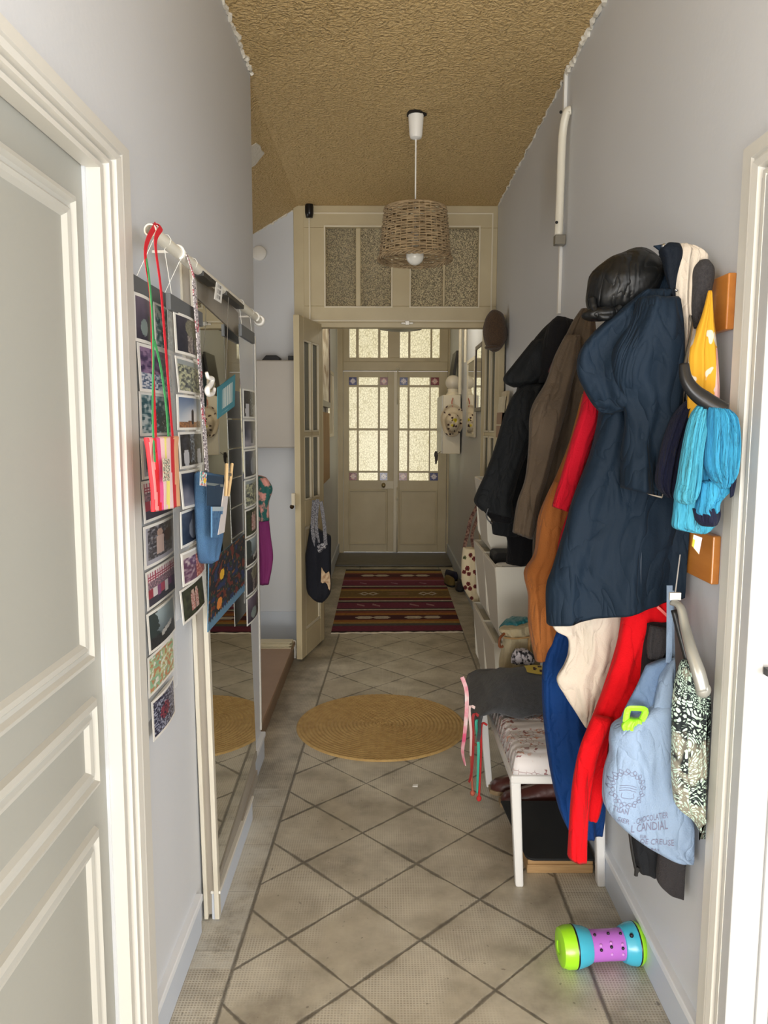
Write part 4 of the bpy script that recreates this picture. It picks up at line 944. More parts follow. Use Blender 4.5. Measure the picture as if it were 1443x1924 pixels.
# --- maroon strip and brown corduroy coat
r = rootY('brown_coat', 985, 1010, 2.45, 'grey brown velvety coat hanging between the black jacket and the caramel one', 'coat')
cord = cloth('brown_corduroy', (84, 72, 59), (66, 56, 46), .75, .7, bump=.3, bs=160, cscale=8)
G(r, 'body', [(1092, 580, 1114, 580), (1072, 612, 1118, 612), (1050, 665, 1120, 665), (1038, 730, 1118, 730), (1034, 800, 1105, 800), (1024, 870, 1085, 870), (1010, 940, 1062, 940), (1003, 1000, 1045, 1000), (1001, 1045, 1025, 1048)], 2.42, cord, .05, k=3, amp=.5, seed=21, wr=.009)
G(r, 'sleeve', [(1062, 630, 1090, 630), (1042, 670, 1088, 672), (1026, 717, 1075, 717), (998, 770, 1062, 772), (994, 834, 1045, 834), (987, 899, 1028, 899), (972, 945, 1014, 945), (963, 1000, 1000, 1013)], 2.36, cord, .045, k=2, amp=.35, seed=22, wr=.008)
bm = NB(); ribbon(bm, [rat(1061, 640, Y=2.55), rat(1045, 670, Y=2.52), rat(1032, 700, Y=2.52)], .02, .006); 
obj('maroon_edge', bm, cloth('maroon_cloth', (84, 28, 38)), r)
# --- caramel garment
r = rootY('caramel_jacket', 1005, 1241, 2.3, 'caramel brown suede jacket with a long hanging sleeve', 'jacket')
cara = cloth('caramel_suede', (150, 92, 46), (132, 78, 36), .85, .5, cscale=7)
G(r, 'body', [(1094, 740, 1110, 740), (1070, 830, 1092, 830), (1046, 893, 1090, 898), (1022, 950, 1082, 952), (1014, 1010, 1070, 1010), (1018, 1070, 1055, 1070), (1020, 1120, 1048, 1120)], 2.32, cara, .05, k=2, amp=.3, seed=23)
G(r, 'sleeve', [(1040, 905, 1072, 905), (1013, 970, 1068, 975), (1005, 1038, 1058, 1040), (987, 1070, 1048, 1072), (986, 1088, 1042, 1092), (993, 1122, 1038, 1122), (993, 1171, 1045, 1175), (999, 1210, 1048, 1208), (1006, 1241, 1042, 1234)], 2.24, cara, .045, k=2, amp=.3, seed=24, wr=.007)
# --- red dress (upper) 
redc = cloth('crimson_wool', (168, 8, 32), (150, 6, 27), .9, .2)
r = rootY('crimson_cardigan', 1055, 960, 2.15, 'crimson garment with a sleeve showing between the caramel and the navy coat', 'cardigan')
G(r, 'body', [(1104, 735, 1128, 740), (1098, 800, 1130, 805), (1090, 870, 1120, 870), (1072, 950, 1100, 950), (1052, 1010, 1085, 1010), (1044, 1060, 1070, 1060), (1036, 1100, 1060, 1100), (1066, 1180, 1075, 1180), (1068, 1225, 1074, 1225), (1066, 1240, 1072, 1240)], 2.20, redc, .035, k=2, amp=.4, seed=25)
G(r, 'sleeve', [(1098, 733, 1122, 733), (1090, 775, 1128, 790), (1076, 820, 1112, 830), (1059, 880, 1094, 890), (1045, 925, 1080, 935), (1038, 952, 1068, 962)], 2.10, redc, .03, k=2, amp=.25, seed=26)
# --- cream jacket behind the navy coat
crm = cloth('cream_cotton', (206, 196, 182), (198, 187, 174), .85, .2)
r = rootY('cream_jacket', 1100, 1366, 2.06, 'long cream jacket showing above, beside and below the navy coat', 'jacket')
G(r, 'shoulder', [(1277, 458, 1300, 462), (1270, 470, 1322, 478), (1262, 500, 1326, 490), (1264, 560, 1309, 540), (1270, 617, 1306, 617), (1276, 670, 1294, 670), (1278, 715, 1288, 715), (1279, 765, 1283, 765)], 1.90, crm, .03, k=3, amp=.5, seed=27, wr=.006)
G(r, 'body', [(1285, 770, 1302, 770), (1150, 860, 1290, 860), (1060, 1000, 1200, 1000), (1032, 1130, 1175, 1110), (1040, 1180, 1168, 1150), (1066, 1198, 1164, 1190), (1068, 1225, 1158, 1225), (1060, 1250, 1152, 1250), (1046, 1277, 1142, 1272), (1062, 1308, 1128, 1308), (1080, 1336, 1115, 1340), (1099, 1366, 1103, 1368)], 2.10, crm, .025, k=3, amp=.5, seed=28, wr=.009, hollow=False)
G(r, 'cuff', [(1200, 905, 1248, 912), (1205, 920, 1245, 928), (1221, 930, 1242, 936)], 1.90, crm, .02, k=2, amp=.2, seed=29)
# --- black leather cap
r = rootY('leather_hat', 1165, 600, 2.0, 'shiny black baker boy cap hung on top of the navy coat', 'cap')
leath = mat('black_leather', (12, 13, 14), .42, bump=.5, bscale=18, detail=3, spec=.3, wrinkle=.5, wscale=12)
bm = NB(); c0 = rat(1172, 534, Y=1.98); M = Matrix.Rotation(-.62, 3, 'Y'); ball(bm, c0, .098, .07, .068, M, 40)
for v in bm.verts:
    d = v.co-c0; n_ = noise.noise(d*16+Vector((3, 0, 0))); a = math.atan2(d.z, d.x); v.co += d.normalized()*(n_*.008 + .002*math.sin(a*7))
obj('crown', bm, leath, r, smooth=True)
bm = NB(); b0 = rat(1130, 590, Y=1.93); ball(bm, b0, .045, .03, .016, Matrix.Rotation(-.1, 3, 'Y'), 24)
obj('brim', bm, leath, r, smooth=True)
bm = NB(); tube(bm, catmull([rat(1112, 560, Y=1.93), rat(1118, 585, Y=1.91), rat(1135, 596, Y=1.90), rat(1152, 590, Y=1.91), rat(1165, 575, Y=1.92)], 5), .008, 8); obj('band', bm, leath, r, smooth=True)
# --- navy coat
navy = cloth('navy_twill', (19, 35, 51), (14, 28, 42), .55, .12, bump=.12, bs=220, cscale=5)
r = rootY('navy_coat', 1160, 1172, 1.95, 'large navy blue coat hanging in front of all the others', 'coat')
G(r, 'body', [(1238, 480, 1280, 480), (1212, 520, 1276, 520), (1190, 565, 1270, 565), (1160, 620, 1276, 615), (1135, 680, 1281, 670), (1132, 740, 1283, 740), (1124, 800, 1285, 800), (1108, 860, 1291, 860), (1078, 937, 1299, 937), (1062, 995, 1299, 1000), (1040, 1065, 1296, 1065), (1027, 1105, 1292, 1095), (1028, 1172, 1287, 1117)], 2.0, navy, .055, k=4, amp=.38, seed=31, n=96, wr=.010, p=.6)
G(r, 'back_sleeve', [(1206, 545, 1262, 545), (1165, 580, 1250, 580), (1118, 622, 1235, 622), (1090, 660, 1215, 655), (1085, 697, 1195, 695), (1098, 730, 1190, 732), (1114, 758, 1185, 762), (1129, 776, 1150, 779)], 1.93, navy, .05, k=2, amp=.5, seed=32, n=72, wr=.018, fs=7)
G(r, 'front_sleeve', [(1200, 560, 1272, 560), (1178, 612, 1278, 612), (1153, 658, 1281, 655), (1151, 708, 1282, 705), (1166, 745, 1280, 748), (1176, 790, 1276, 790), (1169, 850, 1262, 850), (1169, 917, 1240, 932)], 1.87, navy, .05, k=2, amp=.45, seed=33, n=72, wr=.016, fs=8)
G(r, 'collar', [(1255, 456, 1276, 458), (1240, 468, 1281, 474), (1246, 490, 1281, 500), (1252, 520, 1275, 530), (1262, 555, 1268, 565)], 1.88, cloth('navy_lining', (12, 20, 31), None, .6, .1), .025, k=1, amp=.2, seed=34)
bm = NB(); P = [rat(1228, 461, Y=1.88), rat(1250, 458, Y=1.87), rat(1270, 462, Y=1.87), rat(1276, 478, Y=1.87), rat(1248, 484, Y=1.875), rat(1240, 470, Y=1.88)]
V = [bm.verts.new(p) for p in P]; V2 = [bm.verts.new(p+Vector((0, .008, 0))) for p in P]; bm.faces.new(V); bm.faces.new(V2[::-1]); [bm.faces.new((V[i], V2[i], V2[(i+1) % 6], V[(i+1) % 6])) for i in range(6)]
obj('collar_tip', bm, navy, r, bevel=.002)
bm = NB(); c0 = rat(1249, 463, Y=1.865); lathe(bm, c0, [(0, -.004), (.005, -.004), (.007, 0), (.007, .004)], 16, 'y', cap=False); obj('snap_button', bm, mat('snap_metal', (170, 172, 176), .25, metal=.9), r, smooth=True); bm = NB(); c1 = rat(1268, 544, Y=1.84); tube(bm, [c1, c1+Vector((.006, 0, -.003))], .003, 6); obj('zip_puller', bm, mat('snap_metal', (170, 172, 176), .25, metal=.9), r, smooth=True)
bm = NB(); ribbon(bm, [rat(1203, 1128, Y=1.93), rat(1203, 1080, Y=1.925), rat(1204, 1020, Y=1.925), rat(1203, 940, Y=1.93)], .004, .003, (1, 0, 0)); obj('back_vent_seam', bm, mat('navy_seam', (22, 38, 56), .6), r)
# --- grey wool piece and yellow cloth
r = rootY('grey_wool_jacket', 1325, 617, 1.86, 'dark grey wool shoulder between the cream jacket and the pine board', 'jacket')
G(r, 'shoulder', [(1315, 489, 1330, 489), (1305, 505, 1341, 507), (1302, 540, 1336, 545), (1301, 580, 1322, 590), (1304, 617, 1312, 617)], 1.84, cloth('grey_wool', (72, 70, 72), (52, 51, 54), .95, .4, bump=.6, bs=500, cscale=180), .03, k=1, amp=.3, seed=41)
def yellow_m():
    m = bpy.data.materials.new('yellow_flowered_cloth'); m.use_nodes = True; S = SN(m); b = S.N['Principled BSDF']; g = S.N.new('ShaderNodeNewGeometry'); pos = g.outputs['Position']
    a = S.noise(pos, 26, 1); sp = S.N.new('ShaderNodeSeparateXYZ'); S.L.new(pos, sp.inputs[0])
    c = S.mix(S.ramp(a, .60, .62), lin((214, 160, 36)), lin((214, 206, 192)))
    pk = S.m('MULTIPLY', S.m('LESS_THAN', sp.outputs[2], 1.66), S.m('GREATER_THAN', sp.outputs[0], .688))
    c = S.mix(S.m('MULTIPLY', pk, .9), c, lin((236, 184, 184))); S.L.new(c, b.inputs['Base Color']); b.inputs['Roughness'].default_value = .8; return m
r = rootY('yellow_scarf', 1325, 800, 1.78, 'yellow cloth with white and pink print hanging under the upper pine board', 'scarf')
G(r, 'cloth', [(1331, 546, 1337, 546), (1320, 590, 1339, 590), (1306, 628, 1342, 628), (1296, 660, 1346, 665), (1294, 700, 1349, 705), (1292, 750, 1350, 755), (1292, 800, 1345, 800)], 1.76, yellow_m(), .02, k=4, amp=.5, seed=42, wr=.004)
# --- black hanger with scarves
r = rootY('black_hanger', 1320, 775, 1.69, 'thick black hanger carrying the blue scarves, below the yellow cloth', 'hanger')
bm = NB(); P = catmull([rat(1285, 684, Y=1.72), rat(1289, 712, Y=1.71), rat(1304, 735, Y=1.70), rat(1326, 752, Y=1.69), rat(1346, 764, Y=1.68), rat(1360, 772, Y=1.675)], 5)
tube(bm, P, [.010+.007*min(1, i/14) for i in range(len(P))], 12, flat=.85); obj('arm', bm, mat('glossy_black', (20, 20, 22), .3), r, smooth=True)
bm = NB(); tube(bm, catmull([rat(1285, 690, Y=1.72), rat(1291, 660, Y=1.73), rat(1300, 610, Y=1.76), Vector((.69, 1.77, 1.76))], 5), .0025, 6); obj('hook', bm, mat('hook_metal', (120, 118, 112), .3, metal=.9), r, smooth=True)
nvs = cloth('navy_crinkle', (22, 26, 52), (15, 18, 38), .8, .3, bump=.8, bs=60, stretch=(3, 3, .35), cscale=14)
tq = cloth('turquoise_crinkle', (76, 160, 182), (46, 132, 166), .8, .3, bump=.9, bs=60, stretch=(3, 3, .35), cscale=10)
bl = cloth('blue_crinkle', (34, 108, 156), (56, 146, 180), .8, .3, bump=.9, bs=60, stretch=(3, 3, .35), cscale=9)
r = rootY('navy_scarf', 1260, 930, 1.76, 'dark navy crinkled scarf looped on the left of the turquoise one', 'scarf')
G(r, 'loop', [(1290, 752, 1322, 758), (1270, 775, 1314, 775), (1254, 810, 1300, 810), (1242, 850, 1290, 850), (1233, 895, 1282, 895), (1237, 918, 1276, 925), (1255, 935, 1270, 938)], 1.77, nvs, .03, k=8, amp=.45, seed=43, n=96, hollow=False)
G(r, 'end', [(1300, 955, 1350, 950), (1305, 975, 1352, 965), (1318, 988, 1345, 985)], 1.71, nvs, .02, k=3, amp=.3, seed=44)
G(r, 'outer_end', [(1374, 880, 1383, 885), (1372, 905, 1383, 905), (1372, 935, 1378, 930)], 1.665, nvs, .012, k=1, amp=.3, seed=49)
r = rootY('turquoise_scarf', 1320, 1002, 1.7, 'turquoise and blue crinkled scarf hanging in loops from the black hanger', 'scarf')
G(r, 'left_loop', [(1312, 760, 1334, 765), (1298, 780, 1334, 785), (1288, 815, 1328, 815), (1280, 860, 1320, 860), (1273, 905, 1316, 905), (1268, 938, 1312, 925), (1285, 948, 1304, 944)], 1.70, tq, .024, k=7, amp=.5, seed=45, n=96, hollow=False, wr=.004)
G(r, 'middle_fold', [(1325, 800, 1345, 800), (1318, 850, 1342, 850), (1312, 900, 1334, 900), (1310, 925, 1328, 925)], 1.715, bl, .02, k=4, amp=.5, seed=46)
G(r, 'right_loop', [(1330, 765, 1366, 768), (1328, 790, 1382, 785), (1326, 830, 1388, 830), (1324, 870, 1386, 870), (1335, 900, 1380, 895), (1350, 918, 1368, 916)], 1.675, bl, .028, k=8, amp=.5, seed=47, n=96, hollow=False, wr=.005)
G(r, 'hanging_end', [(1268, 935, 1345, 925), (1265, 965, 1352, 945), (1264, 990, 1350, 975), (1285, 998, 1342, 990), (1312, 1003, 1325, 1003)], 1.725, tq, .016, k=4, amp=.5, seed=48, wr=.006)
G(r, 'crumpled_end', [(1316, 905, 1380, 895), (1310, 940, 1378, 915), (1306, 962, 1355, 940), (1318, 972, 1350, 960)], 1.70, bl, .02, k=4, amp=.5, seed=50, wr=.008)
bm = NB(); P = [rat(1299, 1025, Y=1.74), rat(1312, 1041, Y=1.74), rat(1318, 1010, Y=1.74), rat(1302, 1004, Y=1.74)]
sheet(bm, P, 8, 8, lambda u, v: (230, 190, 60) if u < .3 and v < .6 else (222, 216, 224), th=.004, nrm=(0, -1, 0)); 
for v in bm.verts: v.co.x -= 0
tag(obj('cloth_tag', bm, painted('cloth_scrap', .8)), 'white and yellow scrap of cloth on the lower pine board', 'cloth')

# --- lower row
r = rootY('blue_jacket', 1085, 1562, 2.25, 'royal blue jacket hanging low in front of the bench', 'jacket')
blu = cloth('royal_blue', (10, 58, 120), (8, 48, 104), .6, .15, cscale=6)
G(r, 'body', [(1046, 1180, 1085, 1180), (1030, 1215, 1090, 1215), (1021, 1248, 1096, 1245), (1019, 1310, 1120, 1310), (1026, 1393, 1128, 1393), (1037, 1464, 1135, 1464), (1051, 1522, 1136, 1522), (1066, 1556, 1131, 1565)], 2.23, blu, .045, k=3, amp=.45, seed=51, n=80, wr=.010)
r = rootY('red_fleece', 1085, 1618, 2.0, 'bright red fleece with a zip and a very long sleeve hanging below the navy coat', 'fleece')
redf = cloth('red_fleece_fabric', (208, 8, 22), (192, 6, 17), .9, .25, cscale=7)
G(r, 'body', [(1205, 1090, 1258, 1090), (1180, 1125, 1263, 1120), (1170, 1160, 1260, 1165), (1163, 1200, 1238, 1205), (1152, 1240, 1222, 1245), (1138, 1285, 1200, 1288), (1122, 1330, 1172, 1340), (1105, 1372, 1146, 1378), (1090, 1420, 1140, 1430), (1080, 1470, 1134, 1478), (1074, 1510, 1126, 1520), (1085, 1530, 1121, 1537)], 2.02, redf, .04, k=2, amp=.4, seed=52, n=72, wr=.008)
G(r, 'sleeve', [(1115, 1345, 1150, 1350), (1092, 1400, 1128, 1400), (1080, 1450, 1116, 1450), (1073, 1510, 1108, 1510), (1070, 1560, 1104, 1560), (1067, 1609, 1102, 1618)], 1.96, redf, .03, k=1, amp=.3, seed=53)
bm = NB(); ribbon(bm, [rat(1235, 1140, Y=1.955), rat(1248, 1152, Y=1.955), rat(1259, 1165, Y=1.965), rat(1253, 1178, Y=1.965), rat(1240, 1195, Y=1.96), rat(1228, 1210, Y=1.965)], .006, .003, (1, 0, .4)); obj('zip', bm, mat('zip_red', (236, 120, 116), .4), r)
# charcoal hoodie behind the tote
r = rootY('charcoal_jacket', 1240, 1684, 1.92, 'charcoal jacket behind the light blue tote, its cuff hanging lowest', 'jacket')
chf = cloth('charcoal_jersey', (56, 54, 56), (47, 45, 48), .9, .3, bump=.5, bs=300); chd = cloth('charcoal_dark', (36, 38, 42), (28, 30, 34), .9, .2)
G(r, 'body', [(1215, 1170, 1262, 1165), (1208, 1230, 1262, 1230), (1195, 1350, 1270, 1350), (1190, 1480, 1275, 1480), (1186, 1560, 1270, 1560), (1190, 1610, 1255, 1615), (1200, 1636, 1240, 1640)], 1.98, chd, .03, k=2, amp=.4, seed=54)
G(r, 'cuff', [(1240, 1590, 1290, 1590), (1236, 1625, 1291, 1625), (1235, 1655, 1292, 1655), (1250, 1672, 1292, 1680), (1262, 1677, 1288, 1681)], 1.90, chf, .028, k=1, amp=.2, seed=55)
bm = NB(); tube(bm, catmull([rat(1183, 1560, Y=1.93), rat(1188, 1600, Y=1.93), rat(1196, 1638, Y=1.93), rat(1199, 1630, Y=1.93)], 5), .004, 6); tube(bm, [rat(1196, 1628, Y=1.93), rat(1195, 1645, Y=1.93)], .005, 6); obj('zip', bm, mat('zip_black', (26, 26, 28), .4), r)
G(r, 'hood', [(1222, 1175, 1254, 1180), (1216, 1210, 1254, 1210), (1218, 1238, 1240, 1240)], 1.93, chf, .02, k=2, amp=.5, seed=56)
# silver hanger
silv = mat('silver_grey_plastic', (150, 150, 144), .32, metal=.35)
r = rootY('silver_hanger', 1300, 1300, 1.72, 'silver grey plastic hanger with a broad rounded end, above the patterned scarf', 'hanger')
P = catmull([rat(1262, 1132, Y=1.76), rat(1278, 1140, Y=1.75), rat(1288, 1180, Y=1.74), rat(1300, 1225, Y=1.725), rat(1312, 1262, Y=1.71), rat(1321, 1296, Y=1.70)], 5); bm = NB()
tube(bm, P, [.008+.0085*min(1, i/20) for i in range(len(P))], 12, flat=.75, up=(1, 0, 0)); ball(bm, P[-1], .016, .012, .017); obj('arm', bm, silv, r, smooth=True)
bm = NB(); tube(bm, catmull([rat(1266, 1146, Y=1.77), rat(1276, 1185, Y=1.765), rat(1284, 1215, Y=1.76), rat(1292, 1245, Y=1.755)], 4), .007, 8); obj('inner_bar', bm, mat('glossy_black'if 0 else 'inner_black', (22, 23, 25), .35), r, smooth=True)
bm = NB(); tube(bm, [rat(1266, 1134, Y=1.76), rat(1269, 1112, Y=1.80), Vector((.69, 1.75, 1.2))], .0015, 6); box(bm, *(lambda p: (p.x-.012, p.x+.012, p.y-.004, p.y+.004, p.z-.008, p.z+.008))(rat(1268, 1120, Y=1.76))); obj('hook', bm, mat('clear_clip', (206, 206, 204), .25), r)
# patterned scarf
def leafprint():
    m = bpy.data.materials.new('mint_leaf_print'); m.use_nodes = True; S = SN(m); b = S.N['Principled BSDF']; g = S.N.new('ShaderNodeNewGeometry')
    n0 = S.N.new('ShaderNodeTexNoise'); n0.inputs['Scale'].default_value = 9; n0.inputs['Detail'].default_value = 2; S.L.new(g.outputs['Position'], n0.inputs['Vector'])
    mx = S.N.new('ShaderNodeMix'); mx.data_type = 'RGBA'; mx.blend_type = 'ADD'; mx.inputs[0].default_value = .35; S.L.new(g.outputs['Position'], mx.inputs[6]); S.L.new(n0.outputs['Color'], mx.inputs[7])
    v = S.N.new('ShaderNodeTexVoronoi'); v.feature = 'DISTANCE_TO_EDGE'; v.inputs['Scale'].default_value = 64; S.L.new(mx.outputs[2], v.inputs['Vector'])
    e = S.ramp(v.outputs['Distance'], .13, .17); z = S.ramp(S.noise(g.outputs['Position'], 13, 2), .48, .54)
    c = S.mix(z, lin((20, 30, 34)), lin((142, 138, 124))); c = S.mix(e, c, lin((198, 222, 208))); S.L.new(c, b.inputs['Base Color']); b.inputs['Roughness'].default_value = .8; return m
r = rootY('patterned_scarf', 1300, 1575, 1.74, 'mint black and taupe leaf patterned scarf beside the right door casing', 'scarf')
G(r, 'cloth', [(1282, 1240, 1296, 1242), (1270, 1275, 1325, 1275), (1264, 1320, 1336, 1320), (1263, 1400, 1336, 1400), (1263, 1460, 1334, 1460), (1270, 1512, 1332, 1510), (1300, 1540, 1328, 1540), (1322, 1575, 1327, 1575)], 1.745, leafprint(), .028, k=5, amp=.55, seed=57, n=96, wr=.006, hollow=False)
# light blue tote with print
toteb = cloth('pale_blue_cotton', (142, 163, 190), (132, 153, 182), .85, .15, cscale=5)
TY = 1.84; TYr = ym(TY)
tr = rootY('blue_tote', 1240, 1608, TY, 'pale blue cotton tote with grey lettering, bulging from the lower coat board', 'tote bag')
body = G(tr, 'body', [(1150, 1368, 1272, 1300), (1146, 1392, 1275, 1370), (1147, 1415, 1277, 1412), (1138, 1445, 1280, 1440), (1134, 1475, 1285, 1475), (1136, 1512, 1297, 1515), (1160, 1545, 1310, 1545), (1200, 1578, 1317, 1575), (1240, 1600, 1321, 1595), (1268, 1608, 1323, 1611)], TY, toteb, .045, k=2, amp=.28, seed=58, n=110, wr=.006, hollow=False)
G(tr, 'back_side', [(1214, 1251, 1268, 1231), (1196, 1290, 1268, 1280), (1170, 1340, 1270, 1335), (1155, 1385, 1272, 1385)], TY+.035, cloth('tote_inside_shaded', (104, 128, 160), (96, 118, 150)), .012, k=2, amp=.4, seed=59, hollow=False)  # inside coloured deeper than the cotton, shade of the bag's mouth painted in
G(tr, 'side_fold', [(1240, 1275, 1267, 1234), (1232, 1310, 1270, 1300), (1222, 1350, 1273, 1350), (1215, 1385, 1274, 1390)], TY-.012, toteb, .016, k=2, amp=.4, seed=60, hollow=False)
bm = NB(); ribbon(bm, [rat(1258, 1100, Y=1.86), rat(1258, 1160, Y=1.845), rat(1257, 1225, Y=1.835), rat(1256, 1245, Y=1.835)], .013, .002, (1, 0, 0)); ribbon(bm, [rat(1262, 1110, Y=1.88), rat(1262, 1160, Y=1.87), rat(1264, 1240, Y=1.87)], .012, .002, (1, .3, 0)); obj('handle', bm, toteb, tr)
# fluorescent bag in its mouth
lime = mat('lime_plastic', (150, 226, 40), .45, bump=.5, bscale=40)
r = rootY('lime_bag', 1190, 1385, TY, 'crumpled lime green bag poking out of the pale blue tote', 'bag')
G(r, 'crumple', [(1180, 1350, 1205, 1350), (1168, 1362, 1208, 1360), (1172, 1375, 1205, 1375), (1190, 1388, 1196, 1388)], TY-.042, lime, .012, k=4, amp=.6, seed=61, hollow=False, wr=.004)
bm = NB(); tube(bm, catmull([rat(1176, 1356, Y=TY-.04), rat(1180, 1334, Y=TY-.04), rat(1192, 1331, Y=TY-.045), rat(1212, 1334, Y=TY-.04), rat(1207, 1350, Y=TY-.045), rat(1197, 1362, Y=TY-.045)], 4), .0075, 6, flat=.5); obj('loop_handle', bm, lime, r)
# lettering pressed on the bulging cloth
tree = BVHTree.FromObject(body, bpy.context.evaluated_depsgraph_get()) if False else None
bmt = NB(); bmt.from_mesh(body.data); bmt.transform(Matrix.Translation(wloc(body))); tree = BVHTree.FromBMesh(bmt); bmt.free()
ink = mat('grey_ink', (112, 112, 136), .8)
def decal(bm, p0, slope, name, parent, mtl, fitw=None, fith=None):
    """bm is flat lettering in xy; pressed on the cloth from pixel p0 along the given slope, fitted to a width and height in pixels"""
    o = at(p0[0], p0[1], Y=TYr); ux = Vector((math.cos(slope), 0, math.sin(slope))); uy = Vector((-math.sin(slope)*.3, 0, 1)).normalized()
    x0 = min(v.co.x for v in bm.verts); x1 = max(v.co.x for v in bm.verts); y1 = max(v.co.y for v in bm.verts)
    kx = fitw*TYr/F/(x1-x0) if fitw else 1; ky = fith*TYr/F/y1 if fith else 1
    if fitw: 
        for v in bm.verts: v.co.x -= x0
    bmesh.ops.triangulate(bm, faces=bm.faces)
    for _ in range(2): bmesh.ops.subdivide_edges(bm, edges=[e for e in bm.edges if e.calc_length()*kx > .004], cuts=1); bmesh.ops.triangulate(bm, faces=bm.faces)
    for v in bm.verts:
        p = o+ux*v.co.x*kx+uy*v.co.y*ky; h, n_, i, d = tree.ray_cast(Vector((p.x, p.y-.5, p.z)), Vector((0, 1, 0)))
        v.co = Vector((p.x, (h.y if h else TYr-.04)-.0012, p.z))
    return obj(name, bm, mtl, parent)
for s, p0, sl_, w_, h_ in (('TISAN', (1143, 1508), -.22, 28, 11), ('SIER', (1152, 1529), -.22, 22, 11), ('- CHOCOLATIER', (1180, 1533), .20, 68, 12), ('L CANDIAL', (1177, 1550), .16, 70, 17), ('EUR', (1194, 1561), -.05, 12, 7), ('DE CREUSE', (1196, 1574), .12, 59, 12), ('BAS', (1215, 1585), .05, 14, 6)):
    decal(text_bm(s, .05), p0, sl_, 'lettering', tr, ink, w_, h_)
bm = NB(); rnd = random.Random(5)     # wreath drawing of leaves and house
def stroke(pts, w=.0009):
    P = catmull([(x, y, 0) for x, y in pts], 4)
    for i in range(len(P)-1):
        t = (P[i+1]-P[i]); n_ = Vector((-t.y, t.x, 0)).normalized()*w/2
        bm.faces.new([bm.verts.new(P[i]-n_), bm.verts.new(P[i+1]-n_), bm.verts.new(P[i+1]+n_), bm.verts.new(P[i]+n_)])
for k in range(16):
    a = k/16*6.28; R_0 = .030; cx_, cy_ = R_0*math.cos(a), R_0*math.sin(a)*1.25; 
    for q in (-.6, .6):
        d = (math.cos(a+q+.9)*.012, math.sin(a+q+.9)*.012); nx, ny = -d[1]*.35, d[0]*.35
        stroke([(cx_, cy_), (cx_+d[0]/2+nx, cy_+d[1]/2+ny), (cx_+d[0], cy_+d[1])]); stroke([(cx_, cy_), (cx_+d[0]/2-nx, cy_+d[1]/2-ny), (cx_+d[0], cy_+d[1])])
for y_ in (-.006, .0, .006): stroke([(-.018, y_), (0, y_+.004), (.018, y_)])
stroke([(-.012, -.01), (-.012, -.022), (.012, -.022), (.012, -.01)]); 
decal(bm, (1168, 1465), .0, 'wreath_drawing', tr, ink)

# ================================================================== BENCH AND WHAT IS ON AND UNDER IT
bw = mat('bench_white', (226, 226, 226), .35)
L1 = at(975, 1662, Z=0); L2 = at(1128, 1662, Z=0); L3 = at(919, 1477, Z=0); L4 = Vector((.712, L3.y, 0))
def corner(px_, py_, Y): return at(px_, py_, Y=Y)
T1 = corner(968, 1467, L1.y+.01); zs_ = T1.z
T2 = Vector((.700, T1.y, zs_)); T3 = Vector((.405, L3.y-.03, zs_)); T4 = Vector((.700, L3.y-.03, zs_))
bench = thing('bench', ((L1.x+L2.x)/2, (L1.y+L3.y)/2, 0), 'white metal legged bench with a flowered padded seat against the right wall', 'bench')
for a, b_ in ((L1, T1), (L2, T2), (L3, T3), (L4, T4)):
    bm = NB(); s = .0165
    hexa(bm, [a+Vector((x, y, 0)) for x, y in ((-s*.8, -s), (s*.8, -s), (s*.8, s), (-s*.8, s))]+[b_+Vector((x, y, 0)) for x, y in ((-s, -s), (s, -s), (s, s), (-s, s))]); obj('leg', bm, bw, bench, bevel=.006)
bm = NB(); x0, x1, y0, y1 = T1.x-.018, .716, T1.y-.02, L3.y+.0
box(bm, x0, x1, y0, y1, zs_-.004, zs_+.026); obj('seat_frame', bm, bw, bench, bevel=.008)
def floralm():
    m = bpy.data.materials.new('flowered_seat'); m.use_nodes = True; S = SN(m); b = S.N['Principled BSDF']; g = S.N.new('ShaderNodeNewGeometry'); pos = g.outputs['Position']
    big = S.noise(pos, 11, 2); fine = S.noise(pos, 60, 3); v = S.N.new('ShaderNodeTexVoronoi'); v.inputs['Scale'].default_value = 46; v.feature = 'DISTANCE_TO_EDGE'; S.L.new(pos, v.inputs['Vector'])
    twig = S.m('MULTIPLY', S.m('SUBTRACT', 1, S.ramp(v.outputs['Distance'], .02, .06)), S.ramp(big, .50, .55))
    c = S.mix(S.m('MULTIPLY', S.ramp(fine, .58, .62), S.ramp(big, .46, .54)), lin((232, 228, 230)), lin((206, 150, 128)))
    c = S.mix(S.m('MULTIPLY', twig, .7), c, lin((140, 84, 84)))
    c = S.mix(S.m('MULTIPLY', S.ramp(S.noise(pos, 31, 2), .64, .66), .85), c, lin((140, 66, 70))); S.L.new(c, b.inputs['Base Color']); b.inputs['Roughness'].default_value = .8
    w = S.N.new('ShaderNodeTexWave'); w.bands_direction = 'Y'; w.inputs['Scale'].default_value = 7; w.inputs['Distortion'].default_value = 5; w.inputs['Detail'].default_value = 2; S.L.new(pos, w.inputs['Vector'])
    bp = S.N.new('ShaderNodeBump'); bp.inputs['Strength'].default_value = .35; bp.inputs['Distance'].default_value = .008; S.L.new(w.outputs['Fac'], bp.inputs['Height']); S.L.new(bp.outputs[0], b.inputs['Normal']); return m
bm = NB(); nx_, ny_ = 26, 40; zt_ = zs_+.024; Hc = .062; G_ = []
